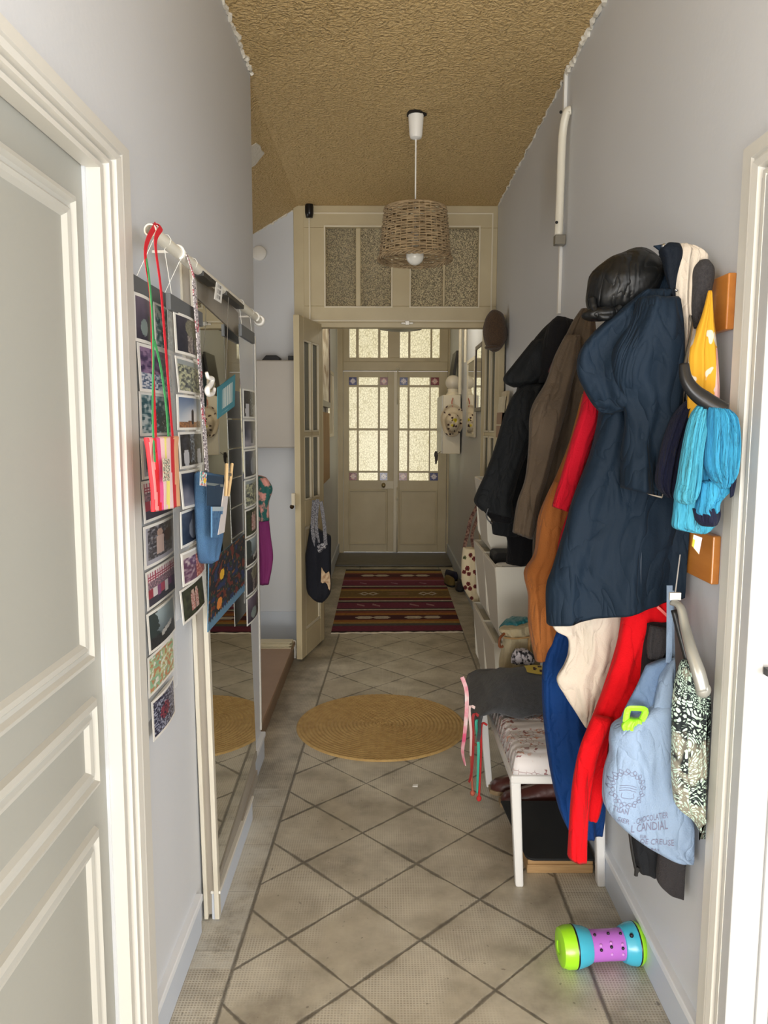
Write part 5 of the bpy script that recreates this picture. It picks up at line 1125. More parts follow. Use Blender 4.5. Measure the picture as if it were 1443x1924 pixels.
for j in range(ny_+1):
    row = []
    for i in range(nx_+1):
        u = i/nx_; v = j/ny_; e = min(1, min(u, 1-u, v*1.6, (1-v)*1.6)*9); h = Hc*(1-(1-e)**2.4)**.5 if e > 0 else 0
        x = x0+.008+(x1-x0-.016)*u; y = y0+.008+(y1-y0-.02)*v
        row.append(bm.verts.new((x, y, zt_+h+(.006*noise.noise(Vector((x*9, y*16, 2))) if h > 0 else 0))))
    G_.append(row)
for j in range(ny_):
    for i in range(nx_): bm.faces.new((G_[j][i], G_[j][i+1], G_[j+1][i+1], G_[j+1][i]))
per = [G_[0][i] for i in range(nx_+1)]+[G_[j][nx_] for j in range(1, ny_+1)]+[G_[ny_][i] for i in range(nx_-1, -1, -1)]+[G_[j][0] for j in range(ny_-1, 0, -1)]
bm.faces.new(per[::-1]); obj('seat_pad', bm, floralm(), bench, smooth=True)
ztop = zt_+Hc
# grey shirt folded over the far half
gj = mat('heather_grey_jersey', (78, 80, 84), .9, bump=.35, bscale=400, c2=(62, 64, 68), cscale=60, sheen=.2, wrinkle=.25)
yA, yB = at(905, 1345, Z=ztop).y, L3.y+.12
def drape(bm, xa, xb, ya, yb, z, th, over, nx=30, ny=26, seed=1, amp=.012, front=0):
    """cloth lying on the seat, falling over its room-side edge by 'over' metres"""
    T_ = []; tot = (xb-xa)+over
    for j in range(ny+1):
        v = j/ny; row = []
        for i in range(nx+1):
            s = i/nx*tot
            y = ya+(yb-ya)*v + .02*math.sin(i*.5+seed)*(1-v)
            if s < over: x = xa-.012-.010*math.sin(v*9+seed); zz_ = z-(over-s)*(1-.18*math.sin(v*3.1+1))
            else:
                x = xa+(s-over); zz_ = z
            r_ = max(0, 1-abs(s-over)/.04); x += r_*.012; zz_ -= r_*.006
            n_ = noise.noise(Vector((x*9+seed, y*8, zz_*7)))*amp
            bul = front*math.sin(min(1, v*1.1)*math.pi)**.7*min(1, max(0, (s-over)/.10))
            row.append((Vector((x-(.004+abs(n_) if s < over else 0), y, zz_+(n_+bul if s >= over else 0))), s < over))
        T_.append(row)
    A = [[bm.verts.new(p+Vector((-th if o else 0, 0, 0 if o else th))) for p, o in r_] for r_ in T_]
    B = [[bm.verts.new(p) for p, o in r_] for r_ in T_]
    for j in range(ny):
        for i in range(nx):
            bm.faces.new((A[j][i], A[j][i+1], A[j+1][i+1], A[j+1][i])); bm.faces.new((B[j][i], B[j+1][i], B[j+1][i+1], B[j][i+1]))
    for j in range(ny): bm.faces.new((A[j][0], A[j+1][0], B[j+1][0], B[j][0])); bm.faces.new((A[j][nx], B[j][nx], B[j+1][nx], A[j+1][nx]))
    for i in range(nx): bm.faces.new((A[0][i], B[0][i], B[0][i+1], A[0][i+1])); bm.faces.new((A[ny][i], A[ny][i+1], B[ny][i+1], B[ny][i]))
gs = thing('grey_shirt', (.5, (yA+yB)/2, ztop), 'dark heather grey shirt with a yellow print draped over the far half of the bench', 'shirt')
bm = NB(); drape(bm, .372, .69, yA-.03, yB, ztop+.014, .012, .12, seed=3, front=.075); body_ = obj('body', bm, gj, gs, smooth=True)
bmt = NB(); bmt.from_mesh(body_.data); bmt.transform(Matrix.Translation(wloc(body_))); tr2 = BVHTree.FromBMesh(bmt); bmt.free()
bm = NB(); q = [at(990, 1269, Z=ztop+.09), at(1026, 1272, Z=ztop+.09), at(1024, 1252, Z=ztop+.09), at(984, 1253, Z=ztop+.09)]
sheet(bm, q, 16, 10, lambda u, v: (70, 40, 40) if min(math.hypot((u-cx_)*1.6, v-cy_) for cx_, cy_ in ((.45, .45), (.75, .3), (.72, .7))) < .14 else (214, 190, 84), th=0)
for v in bm.verts:
    h, *_ = tr2.ray_cast(Vector((v.co.x, v.co.y, 2)), Vector((0, 0, -1)))
    if h: v.co.z = h.z+.003
obj('yellow_print', bm, painted('shirt_print', .8), gs)
# ribbons hanging off the near edge
rb = [((868, 1268), (873, 1300), (874, 1330), 'pale_ribbon', (226, 214, 214), .008), ]
specs = [([(868, 1272), (876, 1296), (877, 1330), (873, 1380), (869, 1412), (874, 1438)], (222, 90, 130), (232, 214, 216), 'long pink and white ribbon, leftmost at the bench edge'),
         ([(882, 1330), (885, 1375), (884, 1420)], (240, 214, 214), None, 'short pale pink ribbon beside the red cord'),
         ([(889, 1345), (889, 1400), (886, 1450), (881, 1470)], (158, 42, 44), None, 'dark red ribbon in the middle of the fringe'),
         ([(895, 1356), (899, 1400), (898, 1450), (896, 1490)], (70, 190, 168), None, 'turquoise ribbon hanging from the bench edge'),
         ([(905, 1362), (904, 1410), (902, 1460), (900, 1500)], (196, 40, 42), None, 'red cord with a frayed tuft, rightmost of the fringe'),
         ([(885, 1400), (886, 1450), (888, 1490)], (176, 90, 70), None, 'brown red cord hanging lowest but one in the fringe')]
for k, (pts, c, c2, lb) in enumerate(specs):
    bm = NB(); P = [at(x, y, Y=2.60+.03*k) for x, y in pts]; P = [P[0]+Vector((.02, 0, .0))]+P if k else P
    if k in (4, 5): tube(bm, catmull(P, 6), .0042, 6); ball(bm, P[-1], .010, .008, .012, seg=8)
    else: ribbon(bm, P, .014 if k == 0 else .010, .002, (1, .2, 0), twist=1.5)
    m_ = mat('ribbon_%d' % k, c, .7, c2=c2, cscale=14, csharp=.6) if c2 else mat('ribbon_%d' % k, c, .7)
    tag(obj('ribbon', bm, m_, smooth=k in (4, 5)), lb, 'ribbon', 'ribbons hanging at the bench edge')
# linen drawstring bag with teal cloth
lb_ = thing('drawstring_bag', at(965, 1235, Y=3.2), 'cream linen drawstring bag stuffed with teal cloth at the far end of the bench', 'bag')
linen = mat('cream_linen', (206, 192, 158), .9, bump=.4, bscale=300, c2=(190, 176, 142), cscale=20, wrinkle=.4)
def P2(parent, name, rows, Y, m, depth, **kw): return obj(name, garment(rows, 'Y', Y, depth, **kw), m, parent, smooth=True)
P2(lb_, 'body', [(946, 1176, 1004, 1172), (941, 1187, 1006, 1184), (947, 1196, 1010, 1196), (944, 1215, 1012, 1215), (938, 1245, 1014, 1245), (940, 1275, 1012, 1275)], 3.22, linen, .06, k=4, amp=.4, seed=71, hollow=False)
P2(lb_, 'gathered_top', [(940, 1180, 1000, 1172), (938, 1186, 1002, 1180), (950, 1196, 1006, 1192)], 3.18, linen, .05, k=5, amp=.4, seed=72, hollow=False)
tc_ = mat('teal_satin', (20, 96, 108), .5, c2=(30, 130, 136), cscale=12, wrinkle=.5)
tcl = obj('teal_cloth', garment([(950, 1166, 990, 1160), (938, 1180, 1000, 1168), (942, 1190, 1000, 1184)], 'Y', 3.24, .045, k=3, amp=.6, seed=73, hollow=False), tc_, smooth=True); tag(tcl, 'crumpled teal cloth stuffed in the mouth of the linen bag', 'cloth')
bm = NB(); tube(bm, catmull([at(948, 1190, Y=3.15), at(939, 1200, Y=3.13), at(939, 1215, Y=3.13), at(946, 1214, Y=3.13)], 5), .006, 6); obj('leather_loop', bm, mat('brown_leather_cord', (130, 74, 40), .6), lb_)
bm = NB(); tube(bm, [at(995, 1196, Y=3.13), at(994, 1215, Y=3.12), at(995, 1236, Y=3.12)], .006, 6); tube(bm, catmull([at(947, 1198, Y=3.14), at(970, 1200, Y=3.12), at(1004, 1196, Y=3.13)], 4), .004, 6); obj('drawstring', bm, mat('tan_cord', (176, 140, 92), .7), lb_)
bm = garment([(968, 1220, 990, 1220), (962, 1230, 1002, 1230), (960, 1245, 1004, 1245)], 'Y', 3.06, .03, k=4, amp=.5, seed=74, hollow=False); tag(obj('patterned_cloth', bm, mat('black_white_print', (40, 38, 44), .8, c2=(206, 200, 206), cscale=60, csharp=.8), smooth=True), 'small black and white printed cloth before the linen bag', 'cloth')
# shoes under the bench
def shoe(y, x_toe, label, zr=0):
    root = thing('brown_shoe', (x_toe+.15, y, 0), label, 'shoe', 'pair of brown leather shoes under the bench')
    lea = mat('brown_leather', (74, 38, 34), .32, bump=.15, bscale=40, c2=(92, 48, 40), cscale=9)
    bm = NB(); st = [(0, .018, .030), (.02, .034, .052), (.06, .044, .064), (.11, .046, .078), (.16, .040, .094), (.20, .038, .104), (.25, .037, .100), (.285, .026, .085)]
    rings = []
    for (t, hw, h) in st:
        rings.append([bm.verts.new((x_toe+t, y+hw*math.cos(a), .014+(h-.014)*max(0, math.sin(a))**.7)) for a in [k*math.pi/14 for k in range(15)]])
    for i in range(len(rings)-1):
        for k in range(14): bm.faces.new((rings[i][k], rings[i][k+1], rings[i+1][k+1], rings[i+1][k]))
        bm.faces.new((rings[i][0], rings[i+1][0], rings[i+1][14], rings[i][14]))
    bm.faces.new(rings[0]); bm.faces.new(rings[-1][::-1]); obj('upper', bm, lea, root, smooth=True, auto=.9)
    bm = NB(); P = [(x_toe-.006+t, y+(hw+.004)) for t, hw, _ in st]+[(x_toe+.292, y)]+[(x_toe-.006+t, y-(hw+.004)) for t, hw, _ in st[::-1]]
    prism(bm, P, 'z', 0, .016); obj('sole', bm, mat('tan_sole', (150, 128, 98), .7), root)
shoe(2.985, at(912, 1470, Z=.03).x+.02, 'brown leather shoe under the bench, its toe nearest the ribbons'); shoe(2.875, at(925, 1475, Z=.03).x+.02, 'brown leather shoe under the bench, the nearer one of the pair')
# wooden platform with black mat
pf = thing('wooden_platform', (.6, 2.6, 0), 'low plywood platform with a black mat standing under the bench', 'platform')
q0 = at(990, 1641, Z=0); q1 = at(1118, 1641, Z=0); bm = NB(); box(bm, q0.x, .708, q0.y, 2.78, 0, .030); obj('plywood_board', bm, mat('plywood', (196, 162, 116), .6, bump=.2, bscale=40, c2=(176, 140, 96), cscale=12, stretch=(1, 1, 12)), pf, bevel=.003)
bm = NB(); box(bm, q0.x+.002, .708, q0.y+.002, 2.78, .030, .046); obj('top_board', bm, mat('plywood_dark', (182, 146, 100), .6, bump=.2, bscale=50), pf, bevel=.004)
bm = NB(); w_ = .708-q0.x; r_ = .03; prism(bm, [(q0.x-.004+r_*(1-math.cos(a)), q0.y-.004+r_*(1-math.sin(a))) for a in [k*math.pi/12 for k in range(7)]]+[(.710, q0.y-.004), (.710, 2.80), (q0.x-.03, 2.80)], 'z', .046, .055); obj('black_mat', bm, mat('black_rubber', (26, 28, 30), .75, bump=.3, bscale=500), pf, bevel=.003)

# ================================================================== SHOE CABINETS
cw = mat('cabinet_white', (228, 225, 214), .5, bump=.03, bscale=20); cwd = mat('cabinet_front', (204, 197, 184), .55, bump=.25, bscale=9, detail=2)
def cabinet(y0, y1, z0, label, opened=False):
    root = thing('shoe_cabinet', (.64, (y0+y1)/2, z0), label, 'shoe cabinet', 'stacked slim shoe cabinets')
    bm = NB(); h = .385; t = .012; xf = .552
    prism(bm, [(XR-.016, z0), (.60, z0), (xf+.02, z0+.06), (xf, z0+h), (XR-.016, z0+h)], 'y', y0, y0+t); prism(bm, [(XR-.016, z0), (.60, z0), (xf+.02, z0+.06), (xf, z0+h), (XR-.016, z0+h)], 'y', y1-t, y1); box(bm, .60, XR-.016, y0+t, y1-t, z0, z0+t); box(bm, XR-.03, XR-.016, y0+t, y1-t, z0, z0+h); box(bm, xf+.02, XR-.03, y0+t, y1-t, z0+h-.05, z0+h-.04); obj('case', bm, cw, root, bevel=.003)
    bm = NB(); prism(bm, [(.592, z0+.004), (.604, z0+.004), (xf+.012, z0+h-.002), (xf-.006, z0+h-.002)], 'y', y0+.003, y1-.003); obj('tilting_front', bm, cwd, root, bevel=.003)
    return root
ya_, yb_ = 3.70, 4.60; ymid = 4.15; zc = .03
cabinet(ya_, ymid, zc, 'lower near white slim shoe cabinet'); cabinet(ymid, yb_, zc, 'lower far white slim shoe cabinet')
cabinet(ya_, ymid, zc+.387, 'upper near white slim shoe cabinet with a tray of things on top'); cabinet(ymid, yb_, zc+.387, 'middle far white slim shoe cabinet below the tallest one')
cabinet(ymid, yb_, zc+.774, 'topmost white slim shoe cabinet, above the tray of things')
bm = NB(); box(bm, .60, .72, ya_+.02, yb_-.02, 0, .03); struct('trim_plinth', bm, cw)
zt2 = zc+.387+.385
bm = NB(); p = at(932, 1066, Y=3.98); box(bm, .578, .70, 3.93, 4.12, zt2-.036, zt2+.028); tag(obj('black_pouch', bm, mat('black_fabric', (20, 22, 24), .8, bump=.3, bscale=60), bevel=.018), 'soft black case in the tray on the upper near shoe cabinet', 'case')
bm = NB(); lathe(bm, (.625, 3.86, zt2-.038), [(.0, 0), (.048, 0), (.055, .008), (.055, .018), (.046, .024), (.030, .020), (0, .020)], 28, cap=False); tag(obj('white_dish', bm, white, smooth=True), 'small round white dish in the cabinet tray', 'dish')
for k in range(3):
    bm = NB(); box(bm, .585+.008*k, .70, 3.73+.006*k, 3.80+.01*k, zt2-.038+.008*k, zt2-.031+.008*k); tag(obj('paper_stack', bm, mat('mail_paper_%d' % k, (206-20*k, 204-20*k, 200-18*k), .7), bevel=.002), ['lowest', 'middle', 'topmost'][k]+' folded letter in the near corner of the cabinet tray', 'paper', 'letters in the cabinet tray')
# tote hanging on the end of the cabinets
tf = thing('floral_tote', at(880, 1128, Y=4.72), 'cream tote bag printed with dark red fruit hanging beyond the shoe cabinets', 'tote bag')
bm = garment([(870, 1028, 905, 1030), (867, 1060, 908, 1062), (868, 1095, 906, 1098), (878, 1118, 904, 1122), (888, 1130, 900, 1132)], 'Y', 4.70, .05, 2, .2, .004, 75, 72, 8)
cl = bm.loops.layers.float_color.new('Col'); dots = [(873, 1048, 3.4), (884, 1043, 4), (891, 1050, 4), (878, 1068, 4.5), (872, 1075, 4), (881, 1078, 4), (893, 1075, 4.5), (880, 1097, 4), (874, 1104, 4), (883, 1106, 4), (886, 1124, 3.5), (893, 1102, 4)]
bmesh.ops.subdivide_edges(bm, edges=bm.edges, cuts=1, use_grid_fill=True)
for f in bm.faces:
    p = px(f.calc_center_median()); c = (222, 208, 176)
    for i, (dx_, dy_, r_) in enumerate(dots):
        d = math.hypot(p[0]-dx_, p[1]-dy_)
        if d < r_: c = (110, 36, 34) if i else (90, 100, 60)
        if d < r_*.35: c = (60, 22, 24)
    for l in f.loops: l[cl] = (*lin(c), 1)
obj('body', bm, painted('tote_print', .85), tf, smooth=True)
bm = NB(); ribbon(bm, [at(872, 1030, Y=4.7), at(879, 1000, Y=4.68), at(886, 972, Y=4.66), Vector((.60, 4.596, 1.07))], .022, .003, (1, 0, 0)); ribbon(bm, [at(890, 1030, Y=4.72), at(888, 1000, Y=4.70), Vector((.62, 4.596, 1.07))], .02, .003, (1, 0, 0)); obj('handle', bm, mat('maroon_strap', (84, 50, 46), .8, c2=(150, 120, 104), cscale=70, csharp=.6), tf)
# slippers by the kilim
def slipper(x, y, rz, c, label):
    root = thing('slipper', (x, y, 0), label, 'slipper', 'slippers by the striped rug'); M = Matrix.Rotation(rz, 3, 'Z')
    bm = NB(); P = [(.045*math.cos(a), .125*math.sin(a)) for a in [k*math.pi/12 for k in range(24)]]; P = [tuple((M @ Vector((p[0], p[1], 0)))[:2]) for p in P]; prism(bm, [(x+p[0], y+p[1]) for p in P], 'z', 0, .018); obj('sole', bm, mat('sole_black', (30, 28, 28), .7), root, bevel=.004)
    bm = NB(); rings = []
    for t in range(9):
        s = t/8; yy = -.12+s*.24; w = .043*math.sqrt(max(.05, 1-(abs(yy)/.13)**2.5)); h = .075-.02*s
        rings.append([bm.verts.new(Vector((x, y, 0))+M @ Vector((w*math.cos(a), yy, .018+h*math.sin(a)**.8))) for a in [k*math.pi/10 for k in range(11)]])
    for i in range(8):
        for k in range(10): bm.faces.new((rings[i][k], rings[i][k+1], rings[i+1][k+1], rings[i+1][k]))
    bm.faces.new(rings[0]); bm.faces.new(rings[-1][::-1]); obj('upper', bm, c, root, smooth=True)
slipper(.62, 7.05, .15, mat('olive_felt', (120, 100, 52), .85, bump=.3, bscale=80), 'olive and black slipper standing right of the striped rug'); slipper(.70, 6.85, -.1, mat('grey_felt', (54, 50, 52), .85), 'dark slipper against the right wall beside the rug'); slipper(.66, 7.32, .3, mat('navy_felt', (38, 38, 64), .85), 'navy slipper behind the olive one')

# ================================================================== RUGS AND FLOOR THINGS
rc = Vector((-.012, 3.675, 0)); RR = .422; bm = NB(); NR = 22; seg = 264; per_ = 5; prev = None
for i in range(NR*per_+1):
    s = i/(NR*per_); r_ = .004+s*(RR-.004); fr = (i % per_)/per_; ring_i = i//per_; ring = []
    for k in range(seg):
        a = 2*math.pi*k/seg; nb_ = max(8, round(ring_i*2*math.pi*RR/NR/.024)); w = .5+.5*math.sin(a*nb_+fr*2.6+ring_i*1.7)
        z = .004+.0065*math.sin(math.pi*fr)*(.55+.45*w) if i < NR*per_ else .0
        ring.append(bm.verts.new((rc.x+r_*math.cos(a), rc.y+r_*math.sin(a), z)))
    if prev:
        for k in range(seg): bm.faces.new((prev[k], prev[(k+1) % seg], ring[(k+1) % seg], ring[k]))
    else: bm.faces.new(ring)
    prev = ring
straw = mat('braided_straw', (204, 172, 112), .7, bump=.4, bscale=180, c2=(178, 144, 88), cscale=26)
tag(obj('round_rug', bm, straw, smooth=True), 'round braided straw rug lying on the tiles in mid hall', 'rug')
# striped kilim
C_ = dict(k=(44, 40, 48), r=(126, 44, 48), m=(132, 46, 82), p=(160, 92, 118), o=(186, 120, 58), y=(190, 152, 80), b=(136, 108, 60), w=(226, 214, 196), t=(92, 96, 100), d=(84, 28, 44), n=(150, 82, 64))
bands = [(.0, 'k'), (.012, 'm'), (.04, 'm'), (.075, 't'), (.10, 'y'), (.125, 'o'), (.145, 'd'), (.205, 'o'), (.235, 'n'), (.262, 'k'), (.272, 'w'), (.288, 'k'), (.30, 'm'), (.385, 'k'), (.40, 'w'), (.415, 'k'), (.425, 'r'), (.455, 'y'), (.475, 'b'), (.575, 'y'), (.60, 'r'), (.63, 'k'), (.645, 'w'), (.66, 'k'), (.67, 'm'), (.75, 'p'), (.775, 'n'), (.80, 'r'), (.835, 'd'), (.895, 'n'), (.92, 'y'), (.965, 'k'), (.985, 'k')]
def kil(u, v):
    c = 'k'
    for t, q in bands:
        if v >= t: c = q
    col = C_[c]
    def hexm(u0, v0, a, b): return abs(v-v0)/b+max(0, abs(u-u0)-a*.6)/(a*.4) < 1 and abs(v-v0) < b
    for vc in (.175, .865):
        for uc in (.24, .38, .64, .79):
            if hexm(uc, vc, .075, .018): col = C_['w']
    for uc in (.22, .30, .76, .84):
        d = abs(u-uc)/.05+abs(v-.525)/.028
        if .55 < d < 1: col = C_['w']
    if hexm(.53, .515, .11, .012) or hexm(.53, .545, .09, .010): col = (166, 124, 90)
    for uc in (.2, .33, .66, .8):
        if abs((v-.345)-(.28-abs(u-uc))*0-(u-uc)*-.35) < .010 and abs(u-uc) < .035: col = (190, 140, 150)
    for uc in (.2, .5, .78):
        if abs((v-.71)-(u-uc)*-.3) < .008 and abs(u-uc) < .035: col = (176, 120, 140)
    n_ = .92+.14*noise.noise(Vector((u*40, v*160, 1)))
    return tuple(q*n_ for q in col)
K0, K1, K2, K3 = at(622, 1190, Z=0), at(870, 1188, Z=0), at(828, 1071, Z=0), at(650, 1071, Z=0)
bm = NB(); sheet(bm, [K0, K1, K2, K3], 90, 260, kil, th=.007, nrm=(0, 0, 1))
kr = thing('striped_rug', ((K0+K2)/2), 'flat woven rug striped in plum ochre and black before the front door', 'rug')
obj('weave', bm, painted('woven_wool', .9, .3, 500), kr)
bm = NB(); rnd = random.Random(4); P = [K0.lerp(K1, i/40)+Vector((0, -.012+rnd.uniform(-.010, .008), .005)) for i in range(41)]; tube(bm, P, [.004+rnd.random()*.004 for _ in P], 6); P = [K3.lerp(K2, i/40)+Vector((0, .008+rnd.uniform(-.006, .006), .004)) for i in range(41)]; tube(bm, P, .004, 6)
obj('fringe', bm, mat('cream_fringe', (206, 196, 178), .9), kr); kr.children[-1]['kind'] = 'stuff'
bm = NB(); p = at(780, 1476, Z=.002); hexa(bm, [(p.x-.012, p.y-.008, .0005), (p.x+.010, p.y-.010, .0005), (p.x+.012, p.y+.006, .0005), (p.x-.008, p.y+.010, .0005), (p.x-.012, p.y-.008, .003), (p.x+.010, p.y-.010, .004), (p.x+.012, p.y+.006, .006), (p.x-.008, p.y+.010, .003)]); tag(obj('paper_scrap', bm, white), 'tiny white paper scrap lying on the tiles before the round rug', 'paper')
# dog toy
A = at(1048, 1792, Y=1.965); tA = Vector((at(1050, 1790, Y=1.96).x, 1.965, .056)); tB = Vector((at(1215, 1786, Y=1.96).x, 1.985, .056)); ax = (tB-tA); Ln = ax.length; ax.normalize()
M = Vector((1, 0, 0)).rotation_difference(ax).to_matrix()
ty = thing('dog_toy', ((tA+tB)/2-Vector((0, 0, .056))), 'lime blue and purple barbell shaped treat toy lying on the floor at right', 'toy')
def rev(name, prof, c, **kw): bm = NB(); lathe(bm, tA, [(r_, h*Ln) for r_, h in prof], 40, 'x', cap=False, M=M); return obj(name, bm, mat('toy_'+name+kw.get('s', ''), c, .25, spec=.6), ty, smooth=True, auto=.7)
lime2, sky, pur = (160, 228, 40), (70, 184, 216), (190, 112, 214)
rev('left_cap', [(0, .015), (.016, .012), (.018, .0), (.034, .0), (.050, .02), (.0555, .08), (.056, .165)], lime2); rev('left_rim', [(.0565, .163), (.0572, .17), (.0572, .176), (.0565, .182)], (20, 22, 26)); rev('left_collar', [(.0565, .180), (.055, .21), (.050, .30), (.044, .355), (.041, .36)], sky)
rev('barrel', [(.041, .34), (.041, .36), (.0405, .55), (.041, .72), (.041, .76)], pur); rev('right_collar', [(.041, .735), (.046, .74), (.053, .80), (.0560, .86), (.0565, .885)], sky); rev('right_rim', [(.0565, .883), (.0572, .888), (.0572, .894), (.0565, .90)], (20, 22, 26)); rev('right_cap', [(.0565, .897), (.056, .92), (.048, .965), (.030, .99), (0, 1.0)], lime2)
def studs(name, lst, c, r0=.0045, rad=.0412):
    bm = NB()
    for (t, an) in lst:
        n_ = M @ Vector((0, -math.cos(an), math.sin(an))); ball(bm, tA+ax*Ln*t+n_*rad, r0, r0, r0, seg=10)
    obj(name, bm, mat('toy_'+name, c, .35), ty, smooth=True)
studs('hole', [(.44, .35), (.56, .5), (.69, .38), (.56, 1.35), (.40, 1.3), (.70, 1.3)], (24, 14, 30)); studs('stud', [(.44, .62), (.56, .72), (.69, .62), (.56, .05), (.69, 0)], (214, 150, 230))
bm = NB(); 
for (t, an) in ((.80, 1.0),):
    n_ = M @ Vector((0, -math.cos(an), math.sin(an))); ball(bm, tA+ax*Ln*t+n_*.0535, .006, .006, .006, seg=10)
obj('slot', bm, mat('toy_hole', (24, 14, 30)), ty, smooth=True)

# ================================================================== LAMP, CONDUIT, CAP
LY = 3.68; lx_ = at(780, 440, Y=LY).x
lamp = thing('pendant_lamp', (lx_, LY, at(780, 490, Y=LY).z), 'wicker drum shade pendant lamp on a long white cord', 'pendant lamp')
zt0 = at(780, 395, Y=LY).z; zb0 = at(780, 486, Y=LY).z; rt_, rb_ = 55/F*LY, 64/F*LY
wick = mat('grey_wicker', (174, 152, 118), .8, bump=.3, bscale=120, c2=(128, 108, 80), cscale=20)
bm = NB(); NBd = 27; NS = 34
for i in range(NBd):
    s = i/(NBd-1); z = zb0+(zt0-zb0)*s; r_ = rb_+(rt_-rb_)*s; pts = []
    for k in range(NS*4+1):
        a = 2*math.pi*k/(NS*4); o = .0045*math.sin(a*NS/2+math.pi*(i % 2)+.2); pts.append((lx_+(r_+o)*math.cos(a), LY+(r_+o)*math.sin(a), z+.003*math.sin(a*3+i*1.9)))
    tube(bm, pts, .0042 if 1 < i < NBd-2 else .005, 5)
obj('woven_strands', bm, wick, lamp, smooth=True); lamp.children[-1]['kind'] = 'stuff'
bm = NB()
for k in range(NS):
    a = 2*math.pi*k/NS; tube(bm, [(lx_+rb_*1.01*math.cos(a), LY+rb_*1.01*math.sin(a), zb0-.004), (lx_+rt_*math.cos(a), LY+rt_*math.sin(a), zt0+.004)], .0026, 5)
obj('stakes', bm, wick, lamp); lamp.children[-1]['kind'] = 'stuff'
bm = NB()   # braided lower rim and top crown
for (zz_, rr_) in ((zb0-.004, rb_*1.03),):
    for ph in (0, 2.1, 4.2): tube(bm, [(lx_+(rr_+.006*math.cos(a*14+ph))*math.cos(a), LY+(rr_+.006*math.cos(a*14+ph))*math.sin(a), zz_+.007*math.sin(a*14+ph)) for a in [k*2*math.pi/168 for k in range(169)]], .0036, 5)
obj('braided_rim', bm, wick, lamp, smooth=True); bm = NB()
tube(bm, [(lx_+rt_*math.cos(k*.1309), LY+rt_*math.sin(k*.1309), zt0+.004) for k in range(49)], .006, 6)
for k in range(10):
    a = k*math.pi/5; tube(bm, [(lx_+.02*math.cos(a), LY+.02*math.sin(a), zt0+.006), (lx_+rt_*math.cos(a), LY+rt_*math.sin(a), zt0+.004)], .003, 5)
obj('top_spokes', bm, wick, lamp, smooth=True)
bm = NB(); ball(bm, (lx_, LY, zb0+.012), .042, seg=24); lathe(bm, (lx_, LY, zb0), [(.014, .05), (.020, .075), (.020, .12), (.014, .13)], 20); obj('bulb', bm, mat('opal_bulb', (232, 230, 222), .3), lamp, smooth=True)
bm = NB(); tube(bm, [(lx_, LY, zb0+.12), (lx_, LY, CZ-.10)], .0035, 8); obj('cord', bm, white, lamp)
bm = NB(); lathe(bm, (lx_, LY, CZ-.115), [(0, 0), (.012, 0), (.026, .006), (.030, .02), (.036, .105), (.030, .112), (0, .112)], 28, cap=False); obj('ceiling_cup', bm, white, lamp, smooth=True, auto=.7)
bm = NB(); rnd = random.Random(2); P = [(lx_+rnd.uniform(.035, .05)*math.cos(k*.57), LY+rnd.uniform(.035, .05)*math.sin(k*.57)) for k in range(11)]; prism(bm, P, 'z', CZ-.012, CZ-.001); obj('ceiling_hole', bm, mat('dark_hole', (24, 18, 14), .9), lamp)
# trunking on the right wall
tk = struct('trim_trunking', (lambda b: (box(b, XR-.014, XR, 3.265, 3.29, at(1050, 592, X=XR).z, CZ), b)[1])(NB()), white, bevel=.003)
bm = NB(); zt_a = at(1075, 190, X=.72).z; zb_a = at(1057, 440, X=.72).z; yy = 3.20
tube(bm, catmull([(XR-.004, yy-.02, zt_a), (XR-.020, yy-.015, zt_a-.01), (XR-.028, yy+.01, zt_a-.09), (XR-.028, yy+.02, zt_a-.3), (XR-.028, yy+.03, zb_a)], 6), .017, 10, flat=.8)
hr = thing('folding_arm', (XR-.02, 3.2, zb_a), 'long white metal arm with a curved top fixed high on the right wall', 'arm'); obj('arm', bm, mat('arm_white', (230, 226, 212), .35), hr, smooth=True)
bm = NB(); box(bm, XR-.045, XR, yy+.012, yy+.05, zb_a-.035, zb_a+.004); obj('bottom_joint', bm, mat('joint_grey', (130, 126, 116), .4, metal=.4), hr, bevel=.003)
for zq in (zt_a-.004, zb_a+.05): bm = NB(); p_ = Vector((XR-.042, yy+.008 if zq < zt_a-.1 else yy-.012, zq)); ball(bm, p_, .006); obj('screw', bm, black, hr)
# tweed cap on the leaf
cp_ = at(930, 622, Y=4.66); bm = NB(); ball(bm, cp_, 22/F*4.66, .07, 38/F*4.66, seg=32)
for v in bm.verts: v.co += (v.co-cp_).normalized()*noise.noise((v.co-cp_)*14)*.012
cpo = thing('tweed_cap', cp_-Vector((0, 0, .12)), 'brown checked flat cap perched on the corner of the open door leaf', 'cap')
tweed = mat('brown_tweed', (62, 48, 38), .9, bump=.6, bscale=220, c2=(96, 74, 54), cscale=150, sheen=.2)
obj('crown', bm, tweed, cpo, smooth=True); bm = NB(); ball(bm, cp_+Vector((-.02, -.03, -.10)), .045, .05, .014, seg=20); obj('brim', bm, tweed, cpo, smooth=True)
# small black device on the frame corner
bm = NB(); p = at(581, 394, Y=YT-.05); lathe(bm, p, [(0, -.05), (.022, -.05), (.028, -.02), (.028, .02), (.022, .05), (0, .05)], 16, 'z', cap=False); tag(obj('black_speaker', bm, mat('gloss_black2', (16, 16, 18), .3), smooth=True), 'small black gadget on the upper left corner of the partition', 'gadget')
